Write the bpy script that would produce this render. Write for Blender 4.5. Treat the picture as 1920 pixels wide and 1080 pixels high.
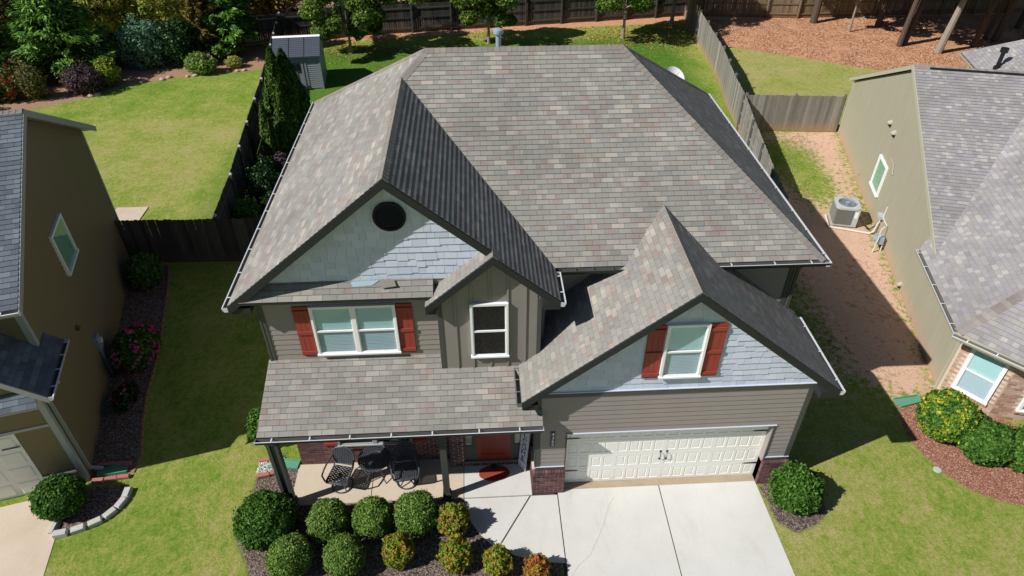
import bpy, math, random
import numpy as np
from mathutils import Vector, Matrix
R = math.radians
random.seed(7)
for o in list(bpy.data.objects): bpy.data.objects.remove(o)
S = bpy.context.scene
COL = S.collection

# ---------------------------------------------------------------- camera, sky, sun, exposure
cd = bpy.data.cameras.new('camera'); cam = bpy.data.objects.new('camera', cd); COL.objects.link(cam)
YAW, PITCH = 0.054, 0.6605
fw = Vector((math.sin(YAW)*math.cos(PITCH), math.cos(YAW)*math.cos(PITCH), -math.sin(PITCH)))
rt = Vector((math.cos(YAW), -math.sin(YAW), 0)); up = rt.cross(fw)
cam.matrix_world = Matrix.Translation((-1.116, -10.351, 14.51)) @ Matrix((rt, up, -fw)).transposed().to_4x4()
cd.sensor_width = 36; cd.lens = 1283.06/1920*36; cd.clip_end = 2000; cd.clip_start = 0.1
S.camera = cam
SUN_EL, SUN_AZ = R(41.9), R(200.5)             # direction towards the sun, measured from +x
sdir = Vector((math.cos(SUN_AZ)*math.cos(SUN_EL), math.sin(SUN_AZ)*math.cos(SUN_EL), math.sin(SUN_EL)))
w = bpy.data.worlds.new('World'); S.world = w; w.use_nodes = True
nt = w.node_tree; sk = nt.nodes.new('ShaderNodeTexSky'); sk.sky_type = 'NISHITA'; sk.sun_disc = False
sk.sun_elevation = SUN_EL; sk.sun_rotation = math.atan2(sdir.x, sdir.y)
sk.air_density = 1.0; sk.dust_density = 0.3; sk.ozone_density = 2.5
nt.links.new(sk.outputs[0], nt.nodes['Background'].inputs[0]); nt.nodes['Background'].inputs[1].default_value = 0.05
sl = bpy.data.lights.new('sun', 'SUN'); so = bpy.data.objects.new('sun', sl); COL.objects.link(so)
sl.energy = 5.0; sl.angle = R(0.5); sl.color = (1.0, 0.965, 0.915)
so.rotation_euler = sdir.to_track_quat('Z', 'Y').to_euler(); so.location = (-30, -20, 40)
S.view_settings.view_transform = 'Standard'; S.view_settings.look = 'None'
S.view_settings.exposure = 0.16; S.view_settings.gamma = 1
S.render.engine = 'CYCLES'

# ---------------------------------------------------------------- materials
def lin(c):
    if isinstance(c, str):
        c = [int(c[i:i+2], 16)/255 for i in (0, 2, 4)]
        c = [x/12.92 if x <= .04045 else ((x+.055)/1.055)**2.4 for x in c]
    return (c[0], c[1], c[2], 1)
class NT:
    def __init__(s, name):
        s.m = bpy.data.materials.new(name); s.m.use_nodes = True; s.t = s.m.node_tree
        s.b = s.t.nodes['Principled BSDF']; s.out = s.t.nodes['Material Output']
    def n(s, typ, ins=None, **kw):
        x = s.t.nodes.new('ShaderNode'+typ)
        for k, v in kw.items(): setattr(x, k, v)
        for k, v in (ins or {}).items():
            if hasattr(v, 'is_linked') or hasattr(v, 'links'): s.t.links.new(v, x.inputs[k])
            else: x.inputs[k].default_value = v
        return x
    def l(s, a, b): s.t.links.new(a, b)
    def ramp(s, fac, stops, const=False):
        x = s.n('ValToRGB', {'Fac': fac}); r = x.color_ramp
        if const: r.interpolation = 'CONSTANT'
        while len(r.elements) > 1: r.elements.remove(r.elements[-1])
        r.elements[0].position = stops[0][0]; r.elements[0].color = lin(stops[0][1])
        for p, c in stops[1:]:
            e = r.elements.new(p); e.color = lin(c)
        return x.outputs[0]
    def mix(s, fac, a, b, typ='MIX'):
        x = s.n('Mix', data_type='RGBA', blend_type=typ)
        for i, v in ((0, fac), (6, a), (7, b)):
            if hasattr(v, 'links'): s.l(v, x.inputs[i])
            else: x.inputs[i].default_value = v
        return x.outputs[2]
    def math(s, op, a, b=0, c=0, clamp=False):
        x = s.n('Math', operation=op, use_clamp=clamp)
        for i, v in enumerate((a, b, c)):
            if hasattr(v, 'links'): s.l(v, x.inputs[i])
            else: x.inputs[i].default_value = v
        return x.outputs[0]
    def noise(s, vec, scale, detail=4, rough=.6, dist=0):
        x = s.n('TexNoise', {'Scale': scale, 'Detail': detail, 'Roughness': rough, 'Distortion': dist})
        if vec is not None: s.l(vec, x.inputs['Vector'])
        return x.outputs['Fac']
    def bump(s, h, strength=.3, dist=.01):
        x = s.n('Bump', {'Height': h, 'Strength': strength, 'Distance': dist}); s.l(x.outputs[0], s.b.inputs['Normal'])
    def pos(s): return s.n('TexCoord').outputs['Object']
    def uv(s): return s.n('UVMap').outputs[0]
    def scale(s, v, sc):
        return s.n('VectorMath', {0: v, 1: sc}, operation='MULTIPLY').outputs[0]
    def base(s, c, rough=.8, spec=.3):
        if hasattr(c, 'links'): s.l(c, s.b.inputs['Base Color'])
        else: s.b.inputs['Base Color'].default_value = lin(c)
        s.b.inputs['Roughness'].default_value = rough; s.b.inputs['Specular IOR Level'].default_value = spec
        return s.m

def paint(name, c, var=.12, rough=.7, sc=3, bump=.1, spec=.3, metal=0, fine=40):
    t = NT(name); p = t.pos(); n = t.noise(p, sc, 6, .65); n2 = t.noise(p, fine, 3)
    c = lin(c); f = t.math('ADD', t.math('MULTIPLY', n, 1.4), t.math('MULTIPLY', n2, .5))
    f = t.math('MULTIPLY_ADD', f, var*1.4, 1-var*1.33)
    col = t.n('VectorMath', {0: c[:3], 3: f}, operation='SCALE').outputs[0]
    if bump: t.bump(n2, bump, .004)
    t.b.inputs['Metallic'].default_value = metal
    return t.base(col, rough, spec)

def island(name, stops, rough=.85, var=.15, bump=.3, fine=60, spec=.2, transl=0, sc=None):
    """colour picked for each separate piece (leaf, picket, brick, cap shingle)"""
    t = NT(name); g = t.n('NewGeometry').outputs['Random Per Island']
    c = t.ramp(g, stops); p = t.pos(); n = t.noise(p, fine, 4, .7)
    if sc:
        m = t.noise(p, sc, 3); n = t.math('MULTIPLY_ADD', t.math('SUBTRACT', m, .5), 1.6, n)
    f = t.math('MULTIPLY_ADD', n, var*2, 1-var)
    c = t.n('VectorMath', {0: c, 3: f}, operation='SCALE').outputs[0]
    if bump: t.bump(n, bump, .006)
    t.base(c, rough, spec)
    if transl:
        tr = t.n('BsdfTranslucent', {'Color': c}); mx = t.n('MixShader', {0: transl, 1: t.b.outputs[0], 2: tr.outputs[0]})
        t.l(mx.outputs[0], t.out.inputs[0])
    return t.m

def shingle(name, stops, bw=.305, rh=.127, mort='3a3733', stain='7a7684', ms=.0045, rose='826e67', pale='9c978d'):
    t = NT(name); uv = t.uv()
    b = t.n('TexBrick', {'Vector': uv, 'Color1': (0, 0, 0, 1), 'Color2': (1, 1, 1, 1), 'Mortar': (.5, .5, .5, 1), 'Scale': 1.0,
                         'Mortar Size': ms, 'Mortar Smooth': .1, 'Bias': 0, 'Brick Width': bw, 'Row Height': rh}, offset=.5)
    c = t.ramp(b.outputs['Color'], stops)
    b2 = t.n('TexBrick', {'Vector': uv, 'Color1': (0, 0, 0, 1), 'Color2': (1, 1, 1, 1), 'Mortar': (.5, .5, .5, 1), 'Scale': 1.0, 'Mortar Size': .0, 'Bias': 0, 'Brick Width': bw*.66, 'Row Height': rh}, offset=.37)
    tint = t.n('MapRange', {'Value': b2.outputs['Color'], 'From Min': .84, 'From Max': .9, 'To Min': 0, 'To Max': .45}).outputs[0]
    c = t.mix(tint, c, lin(rose)); tint2 = t.n('MapRange', {'Value': b2.outputs['Color'], 'From Min': .1, 'From Max': .07, 'To Min': 0, 'To Max': .4}).outputs[0]; c = t.mix(tint2, c, lin(pale))
    p = t.pos()
    grain = t.noise(p, 48, 5, .9); big = t.noise(p, .6, 5, .62); med = t.noise(uv, 9, 5, .7)
    f = t.math('ADD', t.math('MULTIPLY', grain, .6), t.math('MULTIPLY', med, .2))
    f = t.math('ADD', f, t.math('MULTIPLY_ADD', big, .85, .33))
    c = t.n('VectorMath', {0: c, 3: f}, operation='SCALE').outputs[0]
    st = t.noise(p, 1.1, 5, .7, .4)
    c = t.mix(t.math('MULTIPLY', t.math('SUBTRACT', st, .58, clamp=True), 2.2), c, lin(stain))
    c = t.mix(t.math('MULTIPLY', b.outputs['Fac'], .6), c, lin(mort))
    t.bump(t.math('SUBTRACT', t.math('MULTIPLY', grain, .5), b.outputs['Fac']), .5, .004)
    return t.base(c, .93, .12)

M = {}
RS = [(0, '777671'), (.25, '827f79'), (.45, '7c7b76'), (.62, '88857e'), (.78, '807f7b'), (.9, '8f8b84'), (1, '969188')]
M['shingle'] = shingle('asphalt_shingle_brown', RS)
M['cap'] = island('asphalt_cap_brown', [(0, '787570'), (.3, '85817b'), (.55, '7e7a74'), (.75, '827872'), (1, '8f8a83')], .93, .12, .3, 150, .1)
M['shingle_r'] = shingle('asphalt_shingle_grey', [(0, '7d7a7b'), (.3, '8b8888'), (.5, '838080'), (.7, '8f8c88'), (.85, '868388'), (1, '9d9a96')], .21, .14, '6a6766', '84808a', .002, '8a868e', 'aeaba6')
M['cap_r'] = island('asphalt_cap_grey', [(0, '77716d'), (.5, '87817c'), (1, '958e88')], .93, .12, .3, 150, .1)
M['shingle_l'] = shingle('asphalt_shingle_charcoal', [(0, '4d535b'), (.5, '5d646d'), (1, '6d747c')], .305, .14, '2c2e31', '50545e', .0045, '565c64', '636a72')
M['butt'] = paint('shingle_edge_shade', '4a4744', .3, .95)  # darker than the tabs, so shade under each course is in the colour
M['trim'] = paint('dark_trim', '4a4c47', .1, .6)
M['trimdark'] = paint('dark_rake_trim', '292b2b', .12, .6)
M['siding'] = paint('taupe_siding', '918983', .1, .65, 2, .2)
M['shake'] = island('blue_grey_shake', [(0, 'bcc4d6'), (.5, 'c4ccdd'), (1, 'ccd3e2')], .7, .06, .3, 60)
M['white'] = paint('white_trim', 'ecedec', .06, .5)
M['gwhite'] = paint('gutter_lip_aluminium', 'c9cdd2', .12, .35, 5, 0, .5)
M['gut'] = paint('gutter_inside', '6d6b68', .35, .6, 2, 0)
M['door'] = paint('cream_garage_door', 'eceae2', .05, .5)
M['red'] = paint('red_shutter', '954035', .12, .6)
M['reddoor'] = paint('red_front_door', '7a3024', .12, .45)
M['ventdark'] = paint('dark_vent', '2c2e30', .1, .85, spec=.1)
M['browndark'] = paint('brown_lap_shade_and_vent', '5a4c34', .1, .9)  # darker brown paints shade lines under the laps; also colours the wall vent
M['black'] = paint('black_metal', '17171a', .2, .45, spec=.5)
M['cast'] = paint('cast_aluminium_dark', '4a4f57', .3, .45, spec=.6, metal=.2)
M['bat'] = paint('board_and_batten', '88827b', .08, .65, 2, .1)
M['brick'] = island('purple_brown_brick', [(0, '4c383a'), (.25, '6a4a4a'), (.5, '594043'), (.75, '7c5c55'), (1, '43363a')], .9, .2, .4, 40)
M['mortar'] = paint('mortar', 'c2b6aa', .15, .95)
M['brick_r'] = island('tumbled_pink_brick', [(0, '8a5f50'), (.2, 'b59a85'), (.45, 'a98876'), (.6, 'c4b4a0'), (.8, '9a7463'), (1, 'bda792')], .9, .2, .4, 40)
M['mortar_r'] = paint('mortar_pale', 'c2b7a6', .15, .95)
M['olive'] = paint('olive_tan_siding', '9c9883', .06, .7, 1.2, .1)
M['olivetrim'] = paint('olive_tan_trim', 'adab98', .06, .6)
def splashed(name, c, foot):
    paint(name, c, .06, .7, 1.2, .1); m = bpy.data.materials[name]; t = NT.__new__(NT); t.m = m; t.t = m.node_tree; t.b = t.t.nodes['Principled BSDF']; t.out = t.t.nodes['Material Output']
    src = t.b.inputs['Base Color'].links[0].from_socket; p = t.pos(); z = t.n('SeparateXYZ', {0: p}).outputs['Z']; n = t.noise(p, 2.2, 6, .75)
    f = t.n('MapRange', {'Value': t.math('MULTIPLY_ADD', t.math('SUBTRACT', n, .5), 1.0, z), 'From Min': .65, 'From Max': .0, 'To Min': 0, 'To Max': .6}).outputs[0]
    c2 = t.mix(f, src, lin(foot)); st = t.noise(t.scale(p, (3, 3, .35)), 1.5, 5, .7); c2 = t.n('VectorMath', {0: c2, 3: t.math('MULTIPLY_ADD', st, .22, .89)}, operation='SCALE').outputs[0]
    t.l(c2, t.b.inputs['Base Color']); return m
M['olive'] = splashed('olive_tan_siding_splashed', '9c9883', 'b8917a')
M['brown'] = paint('brown_siding', '7e7152', .08, .7, 1.2, .1)
M['paletrim'] = paint('pale_grey_trim', 'a4a6a4', .08, .6)
M['shed'] = paint('grey_resin_shed', '8b9097', .08, .5)
M['shedroof'] = paint('dark_resin_roof', '4c525c', .15, .5)
M['pvc'] = paint('pale_plastic_pipe', 'cfd0c8', .1, .4)
M['ac'] = paint('grey_painted_steel', 'b4b9b8', .08, .4, spec=.5)
M['acgrille'] = paint('grey_louvre', '85837f', .1, .5)
M['galv'] = paint('galvanised_steel', '9fb4c4', .1, .35, spec=.6, metal=.3)
M['green'] = paint('green_splash_block', '5d9478', .12, .6)
M['orange'] = paint('orange_coir_mat', '8a3d28', .15, .95)
M['matgreen'] = paint('dark_green_mat', '1f3a22', .15, .95)
M['sign'] = paint('pale_sign_board', 'c4cad6', .06, .6)
M['navy'] = paint('navy_letter', '1b2038', .1, .6)
M['pinkbrick'] = paint('pink_edging_brick', 'a36f64', .25, .9, 6)
M['stone'] = island('pale_edging_stone', [(0, '9a9895'), (.5, 'b5b3b0'), (1, 'c9c6c0')], .9, .15, .5, 20)
M['chip'] = island('white_marble_chip', [(0, '9a9690'), (.4, 'd8d5cf'), (1, 'f0eeea')], .8, .1, .2)
M['rock'] = island('tan_rock', [(0, '8e7a66'), (1, 'c6b7a0')], .9, .2, .5, 15)
M['bark'] = paint('bark_grey_brown', '564a40', .5, .95, 8, .8, .1, 0, 25)
M['barkpale'] = paint('bark_pale', '8f857a', .35, .95, 8, .6, .1, 0, 25)

def fence_mat(name, stops, foot):
    t = NT(name); g = t.n('NewGeometry').outputs['Random Per Island']
    c = t.ramp(g, stops); p = t.pos(); st = t.noise(t.scale(p, (14, 14, 1.2)), 3, 5, .75)
    c = t.n('VectorMath', {0: c, 3: t.math('MULTIPLY_ADD', st, 1.1, .42)}, operation='SCALE').outputs[0]
    z = t.n('SeparateXYZ', {0: p}).outputs['Z']
    damp = t.math('MULTIPLY_ADD', t.math('SUBTRACT', st, .5), .9, z)       # mud-splashed foot of the boards
    f = t.n('MapRange', {'Value': damp, 'From Min': .55, 'From Max': 0.1, 'To Min': 0, 'To Max': .75}).outputs[0]
    c = t.mix(f, c, lin(foot)); t.bump(st, .5, .01)
    return t.base(c, .9, .15)
M['fence'] = fence_mat('weathered_cedar_fence', [(0, '6d6963'), (.35, '8b8780'), (.65, '7b766f'), (1, 'a19c93')], 'a08660')
M['fencedark'] = fence_mat('shaded_weathered_fence', [(0, '3c3a38'), (.5, '4d4a47'), (1, '5d5a56')], '5c5040')  # weathered boards in a darker tone that puts their shaded faces into the colour
M['fencebrown'] = fence_mat('brown_weathered_fence', [(0, '6a5d4a'), (.5, '82755d'), (1, '93876c')], '7d5a3f')

def concrete(name, a, b):
    t = NT(name); p = t.pos(); n = t.noise(p, 1.3, 7, .65, .3); n2 = t.noise(p, 90, 3, .7); n3 = t.noise(p, .35, 3, .5)
    c = t.ramp(t.math('MULTIPLY_ADD', n3, .5, t.math('MULTIPLY', n, .6)), [(.25, a), (.85, b)])
    f = t.math('MULTIPLY_ADD', n2, .25, .88); c = t.n('VectorMath', {0: c, 3: f}, operation='SCALE').outputs[0]
    st = t.n('MapRange', {'Value': t.noise(t.scale(p, (1.6, .5, 1)), 1.1, 6, .75, .6), 'From Min': .56, 'From Max': .85, 'To Min': 0, 'To Max': .35}).outputs[0]
    c = t.mix(st, c, lin('9a9284')); n5 = t.noise(p, 14, 5, .8); c = t.n('VectorMath', {0: c, 3: t.math('MULTIPLY_ADD', n5, .16, .92)}, operation='SCALE').outputs[0]
    t.bump(n2, .25, .004)
    return t.base(c, .9, .2)
M['drive'] = concrete('driveway_concrete', 'bebdb8', 'd0cfca')
M['porch'] = concrete('porch_concrete', 'b9ab98', 'cdbfab')
M['drive_l'] = concrete('old_driveway_concrete', 'b7a591', 'd0c2b0')
M['joint'] = paint('dark_joint', '3f3c38', .2, .95)
M['apron'] = paint('tan_worn_threshold', 'a3937c', .25, .9, 4)

def glass_mat(name='window_glass', tint=(.93, .97, .97)):
    t = NT(name); t.t.nodes.remove(t.b)
    tr = t.n('BsdfTransparent', {'Color': (*tint, 1)}); gl = t.n('BsdfGlossy', {'Color': (1, 1, 1, 1), 'Roughness': .02})
    ge = t.n('NewGeometry'); dt = t.n('VectorMath', {0: ge.outputs['Normal'], 1: ge.outputs['Incoming']}, operation='DOT_PRODUCT').outputs['Value']
    f = t.math('MULTIPLY_ADD', t.math('POWER', t.math('SUBTRACT', 1, t.math('ABSOLUTE', dt)), 4), .6, .06, clamp=True)
    mx = t.n('MixShader', {0: f, 1: tr.outputs[0], 2: gl.outputs[0]}); t.l(mx.outputs[0], t.out.inputs[0]); return t.m
M['glass'] = glass_mat()
M['darkroom'] = paint('dark_room', '0d120f', .3, .6)
M['shadecloth'] = paint('roller_shade_teal', 'aed0d2', .06, .85, 2)
M['blind'] = paint('blind_slat', 'a9bcc4', .05, .6)
M['screen'] = paint('green_blind', '7fae94', .08, .85)
M['cream'] = paint('cream_curtain', 'a9a584', .1, .9)

LG = lambda n, st, tr=.25, sc=None, rough=.7: island(n, st, rough, .22, 0, 3, .12, tr, sc)
M['box'] = LG('boxwood_leaf', [(0, '46622a'), (.4, '5f7e36'), (.75, '769444'), (1, '90aa58')], .2, 6)
M['boxdark'] = LG('dark_hedge_leaf', [(0, '2c4a1a'), (.5, '456c28'), (1, '668c3c')], .2, 6, .6)
M['nand'] = LG('nandina_leaf', [(0, '56762a'), (.35, '7f9438'), (.55, '9c9a3a'), (.72, 'b08a3a'), (.85, '748c36'), (1, 'b8683c')], .25, 4)
M['nandred'] = LG('nandina_red_leaf', [(0, '6f8030'), (.4, 'a08a3a'), (.7, 'b87040'), (1, 'c4503e')], .25, 4)
M['gold'] = LG('yellow_tipped_leaf', [(0, '34601c'), (.4, '4f7c26'), (.6, '7c9430'), (.8, 'a8a83a'), (1, 'ccc050')], .2, 3, .55)
M['cedar'] = LG('arborvitae_leaf', [(0, '2b4216'), (.5, '415c20'), (1, '648034')], .15, 3)
M['conifer'] = LG('conifer_leaf', [(0, '34561e'), (.5, '54802e'), (.85, '759c42'), (1, '90b054')], .15, .8)
M['greyleaf'] = LG('grey_green_leaf', [(0, '527658'), (.5, '6c9070'), (1, '8cab90')], .15, 1)
M['holly'] = LG('holly_leaf', [(0, '14280f'), (.6, '243f1a'), (1, '47663c')], .1, 2, .35)
M['lime'] = LG('light_shrub_leaf', [(0, '5c7a30'), (.5, '7f9a4a'), (1, 'a3b573')], .3, 2)
M['purple'] = LG('purple_leaf', [(0, '3a2c33'), (.5, '54434b'), (1, '6f5f62')], .15, 2)
M['autumn'] = LG('autumn_leaf', [(0, '808c42'), (.4, 'a4ac58'), (.75, 'b8b264'), (.92, 'b89a58'), (1, 'a07448')], .3, .6)
M['brownfir'] = LG('bronze_fir_leaf', [(0, '4f4a22'), (.5, '6f6a2e'), (1, '8a743a')], .2, 1)
M['tree'] = LG('maple_leaf', [(0, '33501c'), (.4, '4d6a26'), (.75, '6d8636'), (1, '98a554')], .3, .8)
M['pine'] = LG('pine_needle', [(0, '22351a'), (.6, '35502a'), (1, '4f6a38')], .15, 1)
M['pink'] = LG('pink_bloom', [(0, 'a02c62'), (.5, 'cc4a86'), (1, 'dc78a4')], .3)
M['redfl'] = LG('red_bloom', [(0, '8a1c1c'), (1, 'c23a34')], .3)
M['rosem'] = LG('rose_leaf', [(0, '48502c'), (.5, '66703e'), (1, '8a7a4c')], .2, 2)
M['litter'] = island('fallen_leaf', [(0, '6d4a2c'), (.4, '96683c'), (.7, 'b08a4c'), (1, 'c8b06a')], .8, .1, 0, 5, .15, .1)

# ground: grass with clay, pine straw, mulch and soil where the masks say so
def ground_mat():
    t = NT('ground_cover'); p = t.pos()
    A = {k: t.n('Attribute', attribute_name=k).outputs['Fac'] for k in ('clay', 'straw', 'mulch', 'redm', 'soil', 'dry', 'lush')}
    n1 = t.noise(p, .45, 6, .65, .3); n2 = t.noise(p, 5, 7, .7, .2); n3 = t.noise(p, 45, 4, .75); n4 = t.noise(t.scale(p, (1, 1, 1)), 16, 5, .75)
    def thr(a, amp=.9, soft=.12, n=None):
        v = t.math('MULTIPLY_ADD', t.math('SUBTRACT', n or n2, .5), amp, a)
        v = t.math('MULTIPLY_ADD', t.math('SUBTRACT', n4, .5), amp*.5, v)
        return t.n('MapRange', {'Value': v, 'From Min': -soft, 'From Max': soft}).outputs[0]
    f = t.math('ADD', t.math('MULTIPLY', n2, .45), t.math('MULTIPLY_ADD', n1, .55, A['dry']))
    n6 = t.noise(t.scale(p, (1, .6, 1)), 7, 8, .85, .6); n7 = t.noise(p, 1.6, 6, .7, .5); f = t.math('ADD', f, t.math('ADD', t.math('MULTIPLY', t.math('SUBTRACT', n6, .5), 1.0), t.math('MULTIPLY', t.math('SUBTRACT', n7, .5), .45)))
    g = t.ramp(f, [(.26, '466a1e'), (.40, '63862b'), (.54, '7f973a'), (.67, '9aa250'), (.80, 'afa86a'), (1, 'bcae82')])
    g = t.mix(t.math('MULTIPLY', A['lush'], .8), g, t.ramp(n2, [(.3, '306018'), (.7, '4f8426')]))
    g = t.n('VectorMath', {0: g, 3: t.math('ADD', t.math('MULTIPLY_ADD', n3, .9, -.18), t.math('MULTIPLY', n4, 1.4))}, operation='SCALE').outputs[0]
    def cover(base, a, stops, amp=.9, soft=.12, tex=None, gain=(1.0, .62)):
        c = t.ramp(tex or n4, stops)
        c = t.n('VectorMath', {0: c, 3: t.math('MULTIPLY_ADD', n3, gain[0], gain[1])}, operation='SCALE').outputs[0]
        return t.mix(thr(a, amp, soft), base, c)
    straw_n = t.noise(t.scale(p, (1, 2.2, 1)), 26, 5, .8, 1.5)
    vor = t.n('TexVoronoi', {'Vector': p, 'Scale': 42}).outputs['Color']
    vg = t.n('SeparateColor', {0: vor}).outputs[0]
    cl = t.math('ADD', t.math('MULTIPLY', n1, .35), t.math('MULTIPLY_ADD', n2, .45, t.math('MULTIPLY', n4, .2)))
    g = cover(g, A['clay'], [(.32, '94705c'), (.42, 'bc967c'), (.49, 'd8b69e'), (.55, 'c8a48a'), (.62, 'e4cab6'), (.7, 'b08e74')], 3.0, .2, cl)
    g = cover(g, A['soil'], [(.3, '7c5e4a'), (.5, 'a08068'), (.7, 'c0a48a')], 1.2, .2)
    g = cover(g, A['straw'], [(.3, '9a684a'), (.48, 'c08e6c'), (.68, 'dcb294')], .8, .12, straw_n)
    g = cover(g, A['mulch'], [(0, '352c29'), (.4, '60534c'), (.75, '7e6f66'), (1, 'a89a8f')], .35, .05, vg)
    g = cover(g, A['redm'], [(0, '7a4a3e'), (.5, '9a6a58'), (.85, 'b28672'), (1, 'cdae98')], .3, .05, vg)
    t.bump(t.math('ADD', n3, t.math('MULTIPLY', n4, 1.0)), .8, .05)
    return t.base(g, .95, .1)
M['ground'] = ground_mat()

# ---------------------------------------------------------------- mesh helpers
class MB:
    def __init__(s, T=None): s.v = []; s.f = []; s.u = []; s.mi = []; s.T = T
    def raw(s, pts, faces, uvs=None, mat=0):
        b = len(s.v); s.v += [tuple(s.T @ Vector(p)) if s.T else tuple(p) for p in pts]
        for k, f in enumerate(faces):
            s.f.append([b+i for i in f]); s.mi.append(mat)
            s.u += [uvs[i] for i in f] if uvs else [(pts[i][0], pts[i][2]+pts[i][1]) for i in f]
        return s
    def poly(s, pts, uvs=None, mat=0): return s.raw(pts, [list(range(len(pts)))], uvs, mat)
    def box(s, x0, x1, y0, y1, z0, z1, mat=0):
        P = [(x, y, z) for z in (z0, z1) for y in (y0, y1) for x in (x0, x1)]
        return s.raw(P, [(0, 2, 3, 1), (4, 5, 7, 6), (0, 1, 5, 4), (2, 6, 7, 3), (0, 4, 6, 2), (1, 3, 7, 5)], None, mat)
    def prism(s, pts, ext, mat=0):
        """closed solid: polygon pts swept by vector ext"""
        n = len(pts); e = Vector(ext); P = [Vector(p) for p in pts]; Q = [p+e for p in P]
        F = [list(range(n))[::-1], list(range(n, 2*n))] + [[i, (i+1) % n, n+(i+1) % n, n+i] for i in range(n)]
        return s.raw([tuple(x) for x in P+Q], F, None, mat)
    def bar(s, a, b, wd, th=None, upv=(0, 0, 1), mat=0):
        th = th or wd; a = Vector(a); b = Vector(b); d = (b-a).normalized(); u = Vector(upv)
        if abs(d.dot(u)) > .98: u = Vector((0, 1, 0))
        r = d.cross(u).normalized(); u = r.cross(d).normalized()
        c = [r*wd/2+u*th/2, -r*wd/2+u*th/2, -r*wd/2-u*th/2, r*wd/2-u*th/2]
        return s.raw([tuple(a+x) for x in c]+[tuple(b+x) for x in c], [(0, 1, 2, 3), (7, 6, 5, 4), (0, 4, 5, 1), (1, 5, 6, 2), (2, 6, 7, 3), (3, 7, 4, 0)], None, mat)
    def tube(s, path, r, seg=8, mat=0, cap=True):
        rr = r if isinstance(r, (list, tuple)) else [r]*len(path); P = [Vector(p) for p in path]; pts = []
        prev = None
        for i, p in enumerate(P):
            d = ((P[i+1] if i+1 < len(P) else p)-(P[i-1] if i else p)).normalized()
            a = (prev - d*prev.dot(d)) if prev else d.orthogonal()
            a.normalize(); prev = a; b = d.cross(a)
            for k in range(seg):
                an = 2*math.pi*k/seg; pts.append(tuple(p+(a*math.cos(an)+b*math.sin(an))*rr[i]))
        F = [(i*seg+k, i*seg+(k+1) % seg, (i+1)*seg+(k+1) % seg, (i+1)*seg+k) for i in range(len(P)-1) for k in range(seg)]
        if cap: F += [list(range(seg))[::-1], list(range((len(P)-1)*seg, len(P)*seg))]
        return s.raw(pts, F, None, mat)
    def build(s, name, mats, parent=None, smooth=False):
        me = bpy.data.meshes.new(name); me.from_pydata(s.v, [], s.f); me.update()
        ul = me.uv_layers.new(name='UVMap'); ul.data.foreach_set('uv', np.array(s.u, 'f').ravel())
        ms = mats if isinstance(mats, (list, tuple)) else [mats]
        for m in ms: me.materials.append(M[m] if isinstance(m, str) else m)
        me.polygons.foreach_set('material_index', s.mi)
        if smooth: me.polygons.foreach_set('use_smooth', [True]*len(s.f))
        o = bpy.data.objects.new(name, me); COL.objects.link(o)
        if parent: o.parent = parent
        return o
def empty(name, loc=(0, 0, 0), rz=0, label=None, cat=None, group=None):
    o = bpy.data.objects.new(name, None); COL.objects.link(o); o.location = loc; o.rotation_euler = (0, 0, rz)
    o.empty_display_size = .3
    return tag(o, label, cat, group)
def tag(o, label=None, cat=None, group=None, kind=None):
    if label: o['label'] = label
    if cat: o['category'] = cat
    if group: o['group'] = group
    if kind: o['kind'] = kind
    return o
def clone(o, loc=None, rz=None, label=None, group=None, sc=None, name=None):
    def cp(a, par):
        c = a.copy(); COL.objects.link(c); c.parent = par
        for ch in [x for x in a.children]: cp(ch, c)
        return c
    c = cp(o, None)
    if loc is not None: c.location = loc
    if rz is not None: c.rotation_euler = (0, 0, rz)
    if label: c['label'] = label
    if group: c['group'] = group
    if sc: c.scale = (sc,)*3 if isinstance(sc, (int, float)) else sc
    return c
def clip(poly, k, val, keep):          # poly of (x,y); keep side of coordinate k
    out = []; n = len(poly)
    for i in range(n):
        a, b = poly[i], poly[(i+1) % n]; da = (a[k]-val)*keep; db = (b[k]-val)*keep
        if da >= 0: out.append(a)
        if (da > 0 and db < 0) or (da < 0 and db > 0):
            t = da/(da-db); out.append((a[0]+(b[0]-a[0])*t, a[1]+(b[1]-a[1])*t))
    return out
def frame(pts, uhint):
    """o,u,v,n of a planar polygon; u along the eave (uhint), v up the slope"""
    P = [Vector(p) for p in pts]; u = Vector(uhint).normalized(); n = None
    for i in range(1, len(P)-1):
        c = (P[i]-P[0]).cross(P[i+1]-P[0])
        if c.length > 1e-4: n = c.normalized(); break
    if n.z < -1e-6 or (abs(n.z) < 1e-6 and False): n = -n
    v = n.cross(u).normalized()
    if v.z < 0: v = -v
    return u, v, n
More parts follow.
